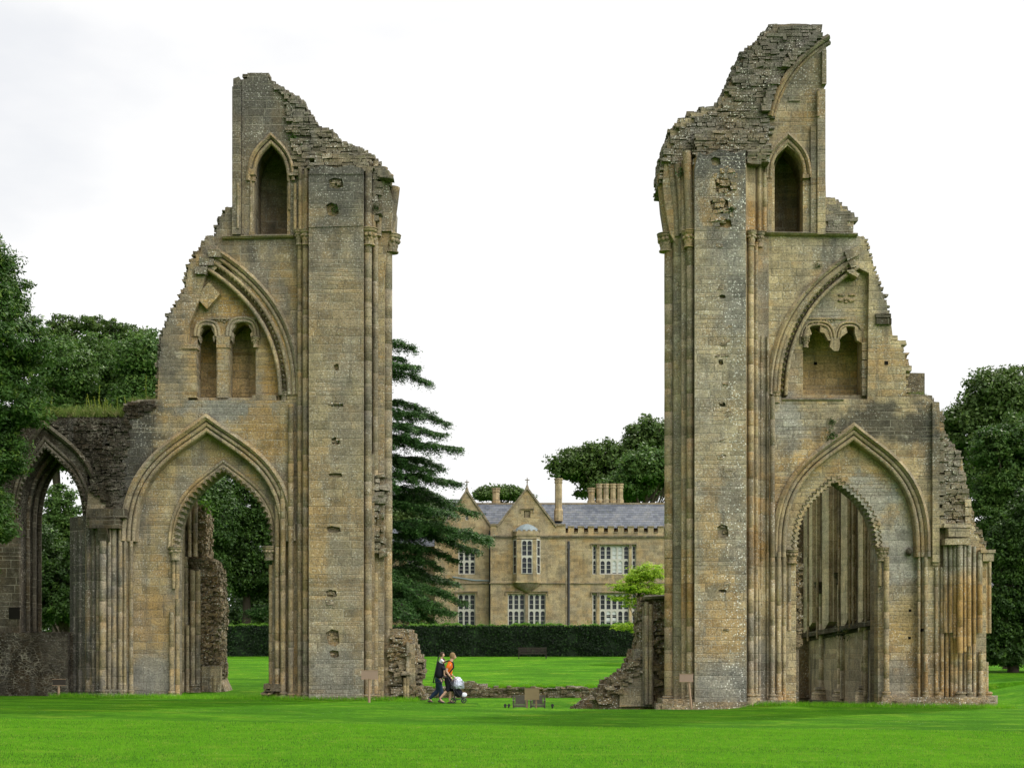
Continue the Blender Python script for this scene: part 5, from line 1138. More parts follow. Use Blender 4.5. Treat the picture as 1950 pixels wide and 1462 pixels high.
for i, px in enumerate((962, 969, 1052, 1151)):
    Y = 5.0; t = thing('ground_floodlight', ['low dark lamp on the ground, leftmost of a pair left of the centre board', 'low dark lamp on the ground, second of a pair left of the centre board', 'low dark lamp on the grass just right of the centre board', 'low dark lamp at the foot of the sloping wall end'][i], 'floodlight', (PX(px, Y), Y, -.6), 'floodlights sunk in the lawn gap')
    b = MB(); z = PZ(1337, Y); b.lathe(PX(px, Y), Y, [(.05, z-.6), (.03, z-.2), (.03, z-.12)], 8); b.build('stand', M['dk'], t)
    b = MB(); b.tube([(PX(px, Y), Y-.1, z-.10), (PX(px, Y), Y+.12, z-.12)], .06, 8); b.build('lamp_head', M['dk'], t)
# ------------------------------------------------------------ foliage
def lobes_m(lobes, Y):
    out = []
    for l in lobes:
        px, py, rx, ry = l[:4]; dY = l[4] if len(l) > 4 else 0; d = (CD+Y+dY)/FP
        out.append((P(px, py, Y+dY), rx*d, ry*d))
    return out
def leafquads(C, Nn, size, g, asp=.55, up=.5):
    """rhombic leaves at the points C facing roughly Nn"""
    m = len(C); A = g.normal(size=(m, 3)); Nn = Nn+g.normal(size=(m, 3))*.75; Nn[:, 2] += up
    Nn /= np.linalg.norm(Nn, axis=1, keepdims=True)+1e-9
    T = np.cross(Nn, A); T /= np.linalg.norm(T, axis=1, keepdims=True)+1e-9; B = np.cross(Nn, T)
    s = size*g.uniform(.55, 1.35, (m, 1)); w = s*asp
    fold = Nn*s*.12
    V = np.stack([C-T*s*.5, C+B*w*.5-fold, C+T*s*.5, C-B*w*.5-fold], 1).reshape(-1, 3)
    return V, np.arange(m*4).reshape(-1, 4)
def crown_mesh(lobes, nclump, per, cr, size, g, flat=.6, lo=.55, up=.5, asp=.55, shell=None):
    vol = np.array([l[1]*l[2] for l in lobes]); pr = vol/vol.sum(); VV = []; centres = []
    idx = g.choice(len(lobes), nclump, p=pr)
    D = g.normal(size=(nclump, 3)); D /= np.linalg.norm(D, axis=1, keepdims=True)
    D[:, 2] = np.where(D[:, 2] < -.35, D[:, 2]*.5, D[:, 2])
    rr = lo+(1-lo)*g.random_sample((nclump, 1))**.6*(1+.18*g.normal(size=(nclump, 1))*.7)
    Cc = np.array([tuple(lobes[i][0]) for i in idx]); Rd = np.array([(lobes[i][1], lobes[i][1], lobes[i][2]) for i in idx])
    Cc = Cc+D*rr*Rd
    k = np.maximum(3, (per*g.uniform(.4, 1.6, nclump)).astype(int)); rep = np.repeat(np.arange(nclump), k)
    sc = cr*g.uniform(.55, 1.35, nclump); O = g.normal(size=(len(rep), 3)); O /= (np.linalg.norm(O, axis=1, keepdims=True)+1e-9); O *= g.random_sample((len(rep), 1))**.45
    pts = Cc[rep]+O*sc[rep][:, None]*np.array([1, 1, flat]); nrm = O*.8+D[rep]*.4
    V, F = leafquads(pts, nrm, size, g, asp, up); return V, F, Cc
def tree(name, label, cat, Y, lobes, leaf, ncl, per, cr, mat, seed, trunk=None, group=None, flat=.6, lo=.55, bark=None, limbs=14, tr=.35, up=.5, asp=.55, gz_=None):
    g = np.random.RandomState(seed); L_ = lobes_m(lobes, Y)
    tx = PX(trunk[0], Y); zb = ground(tx, Y) if gz_ is None else gz_
    t = thing(name, label, cat, (tx, Y, zb), group)
    V, F, Cc = crown_mesh(L_, ncl, per, cr, leaf, g, flat, lo, up, asp)
    tint_mesh('crown', V, F, mat, t, (tx, Y, zb))
    top = PZ(trunk[1], Y); b = MB(); r2 = random.Random(seed)
    n = 7; b.tube([(tx+r2.uniform(-.1, .1)*i*.4, Y+r2.uniform(-.1, .1)*i*.4, zb-.4+(top-zb+.4)*i/n) for i in range(n+1)], [tr*(1.25-.95*i/n) for i in range(n+1)], 9)
    for i in range(limbs):
        c = Cc[g.randint(len(Cc))]; z0 = zb+(top-zb)*r2.uniform(.35, .95); z0 = min(z0, c[2]-.2) if c[2] > zb+1 else z0
        p0 = Vector((tx, Y, z0)); p3 = Vector(c); pm = (p0+p3)/2+Vector((0, 0, (p3-p0).length*.08)); q = tr*.4
        b.tube([p0, p0.lerp(pm, .5)+Vector((0, 0, .05)), pm, pm.lerp(p3, .5), p3], [q, q*.8, q*.6, q*.4, q*.15], 6)
    b.build('trunk', bark or M['bark'], t, True); return t
M['bark'] = plain('bark', (.075, .06, .045), .95, .1, var=.35, bump=.02, sc=5)
M['barkd'] = plain('bark_dark', (.04, .034, .028), .95, .1, var=.35, bump=.02, sc=5)
M['lf_yew'] = leafmat('foliage_dark_conifer', (.018, .052, .007), (.050, .115, .012), .8, .25, 1, (.11, .18, .02))
M['lf_mid'] = leafmat('foliage_mid', (.030, .075, .012), (.075, .145, .022), .45, .3, 2, (.11, .18, .03))
M['lf_back'] = leafmat('foliage_far', (.034, .070, .012), (.078, .13, .024), .3, .3, 3, (.11, .17, .03))
M['lf_dark'] = leafmat('foliage_shade', (.014, .038, .006), (.042, .090, .010), .6, .2, 4, (.075, .15, .018))
M['lf_light'] = leafmat('foliage_fresh_sunlit', (.06, .16, .012), (.12, .25, .02), .5, .4, 5, (.17, .31, .03))
M['lf_gold'] = leafmat('foliage_golden', (.22, .37, .015), (.36, .50, .03), .9, .4, 6, (.12, .25, .015))
M['lf_cedar'] = leafmat('foliage_cedar', (.018, .058, .012), (.052, .12, .024), .5, .2, 7, (.10, .21, .045))
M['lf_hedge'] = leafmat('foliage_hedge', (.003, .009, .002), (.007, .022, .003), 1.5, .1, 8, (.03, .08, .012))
tree('conifer_tree', 'dark feathery conifer rising at the left edge in front of the arcade wall', 'tree', -7.0,
     [(-40, 560, 88, 95), (-12, 660, 100, 90), (-15, 770, 98, 95), (-25, 870, 72, 90), (-50, 960, 62, 90), (-70, 470, 62, 55), (-210, 720, 150, 280, 1), (-220, 470, 140, 110, 1), (-75, 1080, 50, 80), (-18, 1005, 40, 50)],
     .15, 5200, 48, .40, M['lf_yew'], 41, (-140, 480), flat=.5, lo=.5, bark=M['barkd'], tr=.4, asp=.35)
M['lf_conf2'] = M['lf_mid']
tree('broadleaf_tree', 'tall thin-topped tree showing sky through its crown, behind the left arcade', 'tree', 96,
     [(118, 632, 36, 30), (165, 622, 30, 24), (212, 634, 38, 30), (262, 642, 32, 30), (292, 668, 30, 30), (150, 668, 50, 24), (240, 676, 50, 26)], .34, 460, 34, .6, M['lf_back'], 42, (190, 640), limbs=26, lo=.1, tr=.5, group='woodland behind the left ruin')
for i, (lb, lab, tx, yy, mt) in enumerate((([(120, 720, 62, 75), (95, 800, 70, 70), (140, 850, 70, 90)], 'bushy green tree behind the arcade wall, next to the conifer', 110, 74, 'lf_mid'),
        ([(190, 700, 62, 62), (205, 790, 75, 75), (200, 880, 70, 80)], 'rounded green tree behind the arcade wall, middle of three', 200, 80, 'lf_mid'),
        ([(275, 690, 52, 55), (285, 780, 60, 90), (280, 900, 60, 90)], 'rounded green tree behind the arcade wall, nearest the left pier', 280, 72, 'lf_mid'))):
    tree('broadleaf_tree', lab, 'tree', yy, lb, .32, 900, 46, .95, M[mt], 50+i, (tx, 720), tr=.4, group='woodland behind the left ruin')
tree('broadleaf_tree', 'light green tree filling the arch of the dark arcade wall', 'tree', 22, [(118, 985, 34, 62), (100, 1060, 45, 80), (140, 1080, 40, 90)], .17, 800, 40, .45, M['lf_mid'], 57, (118, 1000), tr=.2)
tree('broadleaf_tree', 'dark tree in deep shade low inside the arch of the arcade wall', 'tree', 17, [(125, 1150, 60, 75), (70, 1100, 50, 110), (160, 1130, 40, 120)], .15, 900, 42, .4, M['lf_dark'], 58, (120, 1120), tr=.2)
for i, (lb, lab, tx) in enumerate((([(390, 1000, 62, 95), (375, 1110, 60, 90)], 'dark broad tree seen at the left through the left arch', 385), ([(470, 960, 66, 95), (480, 1080, 66, 110), (430, 1050, 50, 130)], 'dark broad tree seen at the right through the left arch', 470))):
    tree('broadleaf_tree', lab, 'tree', 68+i*5, lb, .27, 1500, 46, .8, M['lf_dark'], 60+i, (tx, 1000), tr=.4, group='dark trees through the left arch')
tree('broadleaf_tree', 'dark rounded tree behind the cedar beside the manor gable', 'tree', 108, [(790, 985, 62, 50), (755, 1010, 70, 60), (840, 1020, 40, 30)], .4, 800, 40, 1.1, M['lf_back'], 63, (790, 1000), tr=.4)
tree('broadleaf_tree', 'large dark tree over the manor roof near the right pier', 'tree', 160, [(1105, 890, 52, 42), (1160, 880, 60, 40), (1240, 838, 52, 40), (1300, 850, 60, 50), (1190, 930, 90, 40)], .6, 1100, 42, 1.5, M['lf_back'], 64, (1200, 880), limbs=30, tr=.6, lo=.45)
tree('broadleaf_tree', 'brighter green tree between the chimneys and the right pier', 'tree', 142, [(1228, 900, 50, 46), (1190, 930, 40, 28), (1290, 900, 50, 50)], .5, 650, 42, 1.2, M['lf_mid'], 65, (1230, 900), tr=.5)
tree('broadleaf_tree', 'small distant tree top between the two manor gables', 'tree', 150, [(930, 942, 26, 14), (965, 940, 32, 14), (990, 945, 20, 12)], .45, 260, 34, .9, M['lf_back'], 66, (955, 945), tr=.4)
tree('broadleaf_tree', 'tall dark domed tree at the far right', 'tree', 88, [(1895, 775, 66, 76), (1850, 830, 56, 60), (1940, 830, 70, 90), (1990, 760, 70, 70), (1880, 900, 70, 70), (1826, 800, 24, 22)], .4, 1600, 46, 1.05, M['lf_back'], 67, (1905, 780), limbs=26, tr=.6, lo=.5)
tree('broadleaf_tree', 'lighter green loose tree beside the broken buttress, right edge', 'tree', 42, [(1905, 920, 52, 60), (1880, 990, 44, 70), (1950, 960, 60, 90), (1925, 1060, 70, 70), (1890, 860, 40, 50), (1960, 850, 70, 70)], .22, 1700, 42, .55, M['lf_mid'], 68, (1920, 930), tr=.3, lo=.4)
tree('broadleaf_tree', 'very dark low tree beside the buttress at the right edge', 'tree', 36, [(1925, 1130, 48, 90), (1960, 1050, 60, 120), (1905, 1190, 40, 85), (1990, 1150, 60, 110), (1960, 1220, 60, 60), (1900, 1060, 26, 60), (1905, 1246, 40, 34), (1950, 1250, 50, 34), (1880, 1225, 20, 40)], .2, 1900, 42, .5, M['lf_dark'], 69, (1930, 1120), tr=.3)
tree('golden_maple', 'small golden green maple before the hedge, beside the right pier', 'tree', 52,
     [(1215, 1098, 30, 22), (1240, 1092, 30, 22), (1190, 1118, 28, 14), (1225, 1122, 42, 16), (1250, 1130, 30, 20), (1185, 1140, 26, 9), (1220, 1150, 38, 12), (1196, 1194, 32, 9), (1225, 1200, 28, 10), (1245, 1170, 22, 20)],
     .17, 620, 34, .36, M['lf_gold'], 70, (1219, 1120), flat=.35, lo=.3, limbs=22, tr=.12, up=1.0, asp=.4)
def wood(name, label, Y, px0, px1, py0, py1, n_, leaf, mat, seed):
    g = np.random.RandomState(seed); L_ = []
    for i in range(n_): L_.append((g.uniform(px0, px1), g.uniform(py0, py1), g.uniform(35, 60), g.uniform(40, 70), g.uniform(0, 14)))
    V, F, _ = crown_mesh(lobes_m(L_, Y), n_*70, 40, leaf*2.6, leaf, g); o = tint_mesh(name, V, F, M[mat]); tag(o, label, 'woodland', kind='stuff')
wood('woodland', 'dark undergrowth and far wood behind the left ruins', 84, -160, 560, 1110, 1240, 26, .4, 'lf_dark', 1)
wood('woodland', 'dark undergrowth and far wood at the right edge', 70, 1840, 2200, 1120, 1240, 14, .35, 'lf_dark', 2)
# ------------------------------------------------------------ cedar
def cedar():
    Y = 75.0; cx = PX(668, Y); zb = ground(cx, Y); g = np.random.RandomState(7); r2 = random.Random(7)
    t = thing('cedar_tree', 'huge cedar with layered drooping branches between the left pier and manor', 'tree', (cx, Y, zb))
    wood = MB(); Vs = []; off = 0; fr = (CD+Y)/FP
    tips = [(788, 664, 640), (770, 690, 655), (820, 722, 700), (800, 708, 690), (806, 776, 752), (856, 806, 768), (846, 836, 790), (800, 846, 800), (880, 866, 838), (846, 890, 845), (830, 905, 850), (877, 928, 900), (850, 950, 900), (905, 968, 925), (868, 985, 940),
            (934, 1030, 985), (905, 1042, 990), (925, 1022, 980), (872, 1062, 1010), (842, 1080, 1010), (868, 1108, 1050), (850, 1130, 1060), (884, 1142, 1080), (840, 1160, 1090), (870, 1170, 1110), (830, 1180, 1120), (810, 1100, 1040), (800, 1050, 1000), (790, 1010, 960), (800, 960, 920)]
    specs = []
    for tx, ty, ry in tips:
        for k in range(2 if ty > 1120 else 1):
            az = r2.uniform(-.35, .35)+(0 if k == 0 else r2.choice((-.7, .7))); Lh = (tx-668)*fr/max(.7, math.cos(az))*(1 if k == 0 else r2.uniform(.75, .95)); specs.append((az, Lh, PZ(ty+6+(ry-ty)*.35, Y), PZ(ty+(k*7), Y)))
    for k in range(34):
        az = r2.uniform(1.0, 2*math.pi-1.0); h = r2.uniform(.12, .97); H = PZ(640, Y)-zb; Lh = 11.5*(1-h)**.6+1.5
        specs.append((az, Lh*r2.uniform(.7, 1), zb+H*h+.6, zb+H*h-.4))
    for az, Lh, z0, z1 in specs:
        d = Vector((math.cos(az), math.sin(az), 0)); s = Vector((-d.y, d.x, 0))
        def pt(u): return Vector((cx, Y, 0))+d*Lh*u+Vector((0, 0, z0+(z1-z0)*u**1.3+Lh*.085*math.sin(min(1, u*1.05)*math.pi)+.12*math.sin(u*11+az*9)))+s*(.35*math.sin(u*5+z0)*u)
        wood.tube([pt(i/7) for i in range(8)], [.17*(1-i/7)**.8+.025 for i in range(8)], 6)
        nb = int(6+Lh*2.4)
        for j in range(nb):
            u = .28+.72*(j+.5)/nb; p = pt(u); ln = (.45+.30*Lh*(1.05-u))*r2.uniform(.35, 1.25)
            for sg in (-1, 1):
                e = p+s*sg*ln*.8+d*ln*r2.uniform(.2, 1.0)+Vector((0, 0, r2.uniform(-.42, .12)*ln-.1)); wood.tube([p, (p+e)/2+Vector((0, 0, .07*ln)), e], [.03, .022, .008], 4)
                m = int(70*ln+20); tt = g.uniform(.05, 1.05, m)**.8; W = .30
                Q = np.outer(1-tt, np.array(p))+np.outer(tt, np.array(e)); Q[:, 2] += .07*ln*np.sin(np.pi*np.clip(tt, 0, 1))
                Q += g.normal(0, W*.55, (m, 3))*np.array([1, 1, .12]); dd = np.abs(g.normal(0, .16, m)); Q[:, 2] -= dd*1.3*(.4+tt)-.05
                Nn = np.zeros((m, 3)); Nn[:, 2] = 1.0; Nn += g.normal(0, .35, (m, 3)); Vv, _ = leafquads(Q, Nn, .24, g, .32, .4); Vs.append(Vv)
    V = np.concatenate(Vs); F = np.arange(len(V)).reshape(-1, 4)
    tint_mesh('crown', V, F, M['lf_cedar'], t, (cx, Y, zb))
    H = PZ(640, Y); wood.tube([(cx+.1*math.sin(i), Y, zb-.4+(H-zb)*i/9) for i in range(10)], [.85*(1-i/9)**.8+.06 for i in range(10)], 12)
    wood.build('trunk', M['barkd'], t, True)
cedar()
# ------------------------------------------------------------ hedge
def hedge():
    Y = 61.0; x0, x1 = PX(150, Y), PX(1345, Y); zb = 1.5; zt = PZ(1189, Y); t = thing('clipped_hedge', 'long dark clipped hedge with level top running below the manor house', 'hedge', ((x0+x1)/2, Y+.9, zb)); g = np.random.RandomState(3)
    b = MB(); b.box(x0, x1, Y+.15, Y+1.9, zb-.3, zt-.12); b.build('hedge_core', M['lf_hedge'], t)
    m = 60000; X = g.uniform(x0, x1, m); Z = zb-.05+(zt-zb)*g.random_sample(m); wv = .07*np.sin(X*1.7)+.05*np.sin(X*4.1+1)+.05*np.sin(Z*5+X)
    Yq = Y+wv+g.uniform(-.03, .16, m); A = np.stack([X, Yq, Z], 1); Na = np.tile([0, -1.0, .1], (m, 1))
    m2 = 30000; X2 = g.uniform(x0, x1, m2); Y2 = g.uniform(Y, Y+2, m2); Z2 = zt+.07*np.sin(X2*.9)+.05*np.sin(X2*2.3)+.05*np.sin(X2*7)+g.uniform(-.14, .06, m2)+np.where(g.random_sample(m2) > .97, g.uniform(0, .32, m2), 0)
    B = np.stack([X2, Y2, Z2], 1); Nb = np.tile([0, 0, 1.0], (m2, 1))
    V, F = leafquads(A, Na, .13, g, .55, .0); tint_mesh('hedge_side', V, F, M['lf_hedge'], t, ((x0+x1)/2, Y+.9, zb))  # shade on the hedge front painted in as near-black leaves
    V, F = leafquads(B, Nb, .13, g, .55, .2); tint_mesh('hedge_top', V, F, M['lf_light'], t, ((x0+x1)/2, Y+.9, zb))  # sunlight on the hedge top painted in as lighter leaves
hedge()
# ------------------------------------------------------------ weeds and rough grass
M['weed'] = leafmat('wall_top_grass', (.14, .16, .04), (.10, .17, .03), 2, .3, 9, (.26, .24, .10), spec=.1)
M['spike'] = leafmat('flower_spike', (.42, .44, .06), (.22, .32, .05), 3, .3, 10)
def tuftline(name, label, pxs, pxe, pyf, Y0, Y1, n_, hmin, hmax, mat, seed):
    g = np.random.RandomState(seed); px = g.uniform(pxs, pxe, n_); Yq = g.uniform(Y0, Y1, n_); X = (px-HX)*(CD+Y0)/FP
    Z = np.array([pyf(p) for p in px]); Z = CAMZ+(HY-Z)*(CD+Y0)/FP; ang = g.uniform(0, 6.28, n_); h = g.uniform(hmin, hmax, n_)*(.5+.8*np.abs(np.sin(px*.13))); w = .012+.01*g.random_sample(n_)
    dx, dy = np.cos(ang)*w, np.sin(ang)*w; lx = g.normal(0, .4, n_)*h
    V = np.stack([np.stack([X-dx, Yq-dy, Z-.05], 1), np.stack([X+dx, Yq+dy, Z-.05], 1), np.stack([X+lx, Yq+g.normal(0, .3, n_)*h, Z+h], 1)], 1).reshape(-1, 3)
    o = tint_mesh(name, V, np.arange(n_*3).reshape(-1, 3), mat); tag(o, label, 'grass', kind='stuff')
tuftline('wall_top_grass', 'dry green grass growing along the top of the dark arcade wall', 60, 243, lambda p: 791, 1.4, 3.6, 9000, .12, .42, M['weed'], 1)
tuftline('wall_top_grass', 'straw coloured grass on the shoulder of the left pier wall', 243, 300, lambda p: 765-(p-243)*.1, 1.0, 3.0, 2500, .05, .2, M['weed'], 2)
tuftline('wall_top_grass', 'dry grass tuft on the ledge beside the right gable steps', 1727, 1765, lambda p: 755, 1.0, 2.8, 2200, .05, .22, M['weed'], 3)
tuftline('lawn_edge_grass', 'longer grass overhanging the low retaining wall', 795, 1165, lambda p: 1308, 26.0, 27.2, 16000, .05, .17, M['blade'], 4)
blades('long_grass', 14000, (16, 22, 6, 17), .15, .45, .02, M['weed'], 9, 'unmown straw coloured grass at the far right behind the buttress')
r3 = random.Random(5)
ORD = ['leftmost', 'second', 'third', 'fourth', 'fifth', 'sixth', 'seventh', 'eighth', 'ninth', 'tenth', 'eleventh', 'twelfth', 'thirteenth', 'fourteenth', 'fifteenth', 'rightmost']
for i, px in enumerate(sorted((96, 141, 165, 172, 180, 188, 193, 201, 196, 212, 224, 240, 278, 183, 176, 205))):
    Y = 2.2+r3.random(); yb = 787 if px < 243 else 762; h = r3.uniform(.3, .75)*(1.5 if px in (188, 205, 278, 201) else 1); p0 = P(px, yb, Y)
    t = thing('flowering_weed', ('%s of the sixteen yellow green flower spikes along the left wall top' if i in (0, 15) else '%s from the left of sixteen yellow green flower spikes on the wall top') % ORD[i], 'weed', tuple(p0), 'flower spikes on the left wall top')
    b = MB(); ln = r3.uniform(-.12, .12); b.tube([p0, p0+Vector((ln*.3, 0, h*.5)), p0+Vector((ln, 0, h))], [.012, .01, .006], 5)
    for q in range(26):
        z = h*(.35+.65*q/26); c = p0+Vector((ln*(z/h)**1.5+r3.uniform(-.04, .04)*(1.3-z/h), r3.uniform(-.03, .03), z)); s = r3.uniform(.015, .035)
        b.add([(c.x-s, c.y, c.z), (c.x, c.y-s, c.z+s*.4), (c.x+s, c.y, c.z+s), (c.x, c.y+s, c.z+s*.6)], [(0, 1, 2, 3)])
    b.build('flower_spike', M['spike'], t)
def fern(px, py, Y, r, label, mat='lf_mid', n_=130):
    g = np.random.RandomState(int(px)); c = np.array(P(px, py, Y)); O = g.normal(size=(n_, 3))*np.array([r, r*.4, r*.8])*.6; O[:, 1] = -np.abs(O[:, 1]); C = c+O
    V, F = leafquads(C, O/r, r*.38, g, .5, .4); o = tint_mesh('wall_plant', V, F, M[mat], None); tag(o, label, 'plant', 'small plants rooted in the piers')
fern(558, 262, .85, .16, 'small green plant beside the high pointed niche of the left pier'); fern(638, 398, .02, .17, 'mossy green plant in the broken patch high on the left pier face', 'lf_dark')
fern(1584, 802, .88, .14, 'small round plant above the great right arch', 'lf_dark'); fern(1584, 828, .78, .22, 'spreading plant on the left shoulder of the great right arch', 'lf_dark')
fern(1393, 398, -.02, .12, 'tiny green plant in the rubble patch of the right pier'); fern(1300, 330, .5, .22, 'green plant between the vault ribs of the right pier', 'lf_dark'); fern(1557, 505, .85, .12, 'moss tuft on the middle arch of the right pier', 'lf_dark'); fern(716, 395, .5, .14, 'moss tuft between the shafts of the left pier', 'lf_dark')
fern(386, 968, 6.2, .42, 'bright leafy weed on top of the broken wall in the left arch', 'lf_light', 220); fern(1600, 1205, 8.0, .28, 'trailing plant on the ledge of the aisle wall', 'lf_dark')

# ------------------------------------------------------------ people
def skinmesh(joints, edges, sub=2, root=0):
    me = bpy.data.meshes.new('sk'); me.from_pydata([j[:3] for j in joints], edges, []); ob = bpy.data.objects.new('sk', me); S.collection.objects.link(ob)
    ob.modifiers.new('s', 'SKIN'); sm_ = ob.modifiers.new('b', 'SUBSURF'); sm_.levels = sub
    sv = me.skin_vertices[0].data
    for i, j in enumerate(joints):
        r = j[3]; sv[i].radius = (r, r) if not isinstance(r, tuple) else r; sv[i].use_root = (i == root)
    dg = bpy.context.evaluated_depsgraph_get(); dg.update(); m2 = bpy.data.meshes.new_from_object(ob.evaluated_get(dg), depsgraph=dg)
    vs = [tuple(v.co) for v in m2.vertices]; fs = [tuple(p.vertices) for p in m2.polygons]
    bpy.data.objects.remove(ob); bpy.data.meshes.remove(m2); return vs, fs
def local(b, name, mat, par, smooth=True):
    me = bpy.data.meshes.new(name); me.from_pydata(b.v, [], b.f)
    bm = bmesh.new(); bm.from_mesh(me); bmesh.ops.recalc_face_normals(bm, faces=bm.faces)
    for f in bm.faces: f.smooth = smooth
    bm.to_mesh(me); bm.free(); o = bpy.data.objects.new(name, me); S.collection.objects.link(o); me.materials.append(mat); o.parent = par; return o
M['skin'] = plain('skin', (.50, .30, .21), .55, .3, var=.06); M['hair'] = plain('sandy_hair', (.20, .13, .06), .8, .2, var=.3, sc=40); M['hairb'] = plain('brown_hair', (.05, .032, .02), .8, .2, var=.3, sc=40)
M['tee'] = plain('orange_cotton', (.75, .16, .02), .85, .15, var=.2, sc=9); M['shorts'] = plain('black_cotton', (.012, .012, .016), .9, .1, sc=12); M['jeans'] = plain('blue_denim', (.035, .055, .10), .9, .1, sc=12)
M['pack'] = plain('black_nylon', (.010, .010, .016), .8, .2, sc=8); M['whitec'] = plain('white_cotton', (.70, .70, .76), .85, .15); M['shoe'] = plain('shoe_leather', (.05, .03, .03), .6, .3); M['dtop'] = plain('dark_top', (.03, .03, .045), .9, .1)
M['foil'] = plain('silver_sunshade', (.34, .36, .41), .35, .6, metal=.8, var=.25, sc=7, bump=.02)
def hand(b, w, d, s=1.0, curl=.5, thumb=1):
    """five fingers from the wrist w along the direction d"""
    d = Vector(d).normalized(); side = Vector((0, 1, 0)); side = (side-d*side.dot(d)).normalized(); nr_ = d.cross(side)
    p = Vector(w); b.add(*skinmesh([(*p, .022*s), (*(p+d*.05*s), .032*s), (*(p+d*.09*s), .028*s)], [(0, 1), (1, 2)], 1))
    for i, (o, l) in enumerate(((-.026, .062), (-.009, .074), (.009, .07), (.025, .054))):
        q = p+d*.085*s+side*o*s; a = q+d*l*.5*s-nr_*curl*.018*s; c = a+d*l*.4*s-nr_*curl*.035*s; b.tube([q, a, c], [.0095*s, .0085*s, .006*s], 6)
    q = p+d*.03*s-side*.03*s*thumb; b.tube([q, q+d*.03*s-side*.025*s*thumb, q+d*.06*s-side*.028*s*thumb-nr_*.01], [.011*s, .01*s, .007*s], 6)
def head(b, c, f, s=1.0):
    """head with nose, brow, chin, ears and eyes; f is the facing direction"""
    f = Vector(f).normalized(); sd_ = Vector((0, 0, 1)).cross(f); up = Vector((0, 0, 1)); c = Vector(c); M3 = Matrix((f, sd_, up)).transposed()
    vs = []; k, m = 16, 14
    for i in range(m+1):
        a = math.pi*i/m
        for q in range(k):
            t = 2*math.pi*q/k; x, y, z = math.sin(a)*math.cos(t), math.sin(a)*math.sin(t), -math.cos(a)
            X, Y_, Z = x*.098, y*.076, z*.118
            if z < -.2: X *= 1+.25*z+(.12 if x > 0 else -.1)*-z; Y_ *= 1+.35*(z+.2)
            if x > .85 and -.45 < z < .1: X += .018*(1-abs(z+.2)/.35)
            vs.append(c+M3@Vector((X*s, Y_*s, Z*s)))
    b.add(vs, [(i*k+q, i*k+(q+1) % k, (i+1)*k+(q+1) % k, (i+1)*k+q) for i in range(m) for q in range(k)])
    for sg in (-1, 1):
        e = c+M3@Vector((-.005, sg*.077, -.01))*s; b.ball(e, .026*s, 7, 6, .6, .35, 1.1); e = c+M3@Vector((.085, sg*.032, .012))*s; b.ball(e, .011*s, 6, 5)
    n0 = c+M3@Vector((.092, 0, .01))*s; b.tube([n0, c+M3@Vector((.118, 0, -.03))*s, c+M3@Vector((.1, 0, -.036))*s], [.008*s, .014*s, .008*s], 6); b.tube([c+M3@Vector((.094, -.022, -.062))*s, c+M3@Vector((.1, 0, -.06))*s, c+M3@Vector((.094, .022, -.062))*s], [.004*s, .007*s, .004*s], 5)
def haircap(b, c, f, s=1.0, low=.1):
    f = Vector(f).normalized(); sd_ = Vector((0, 0, 1)).cross(f); M3 = Matrix((f, sd_, Vector((0, 0, 1)))).transposed(); c = Vector(c); rr = random.Random(3); k, m = 18, 9; vs = []
    for i in range(m+1):
        a = math.pi*.66*i/m
        for q in range(k):
            t = 2*math.pi*q/k; x, y, z = math.sin(a)*math.cos(t), math.sin(a)*math.sin(t), math.cos(a); e = 1.1+rr.uniform(-.025, .035)
            if x > .55 and z < .55: z = .55+(z-.55)*.15; x *= .96; e = 1.02
            vs.append(c+M3@Vector(((x*.1-.006)*e, y*.08*e, z*.12*e))*s)
    b.add(vs, [(i*k+q, i*k+(q+1) % k, (i+1)*k+(q+1) % k, (i+1)*k+q) for i in range(m) for q in range(k)])
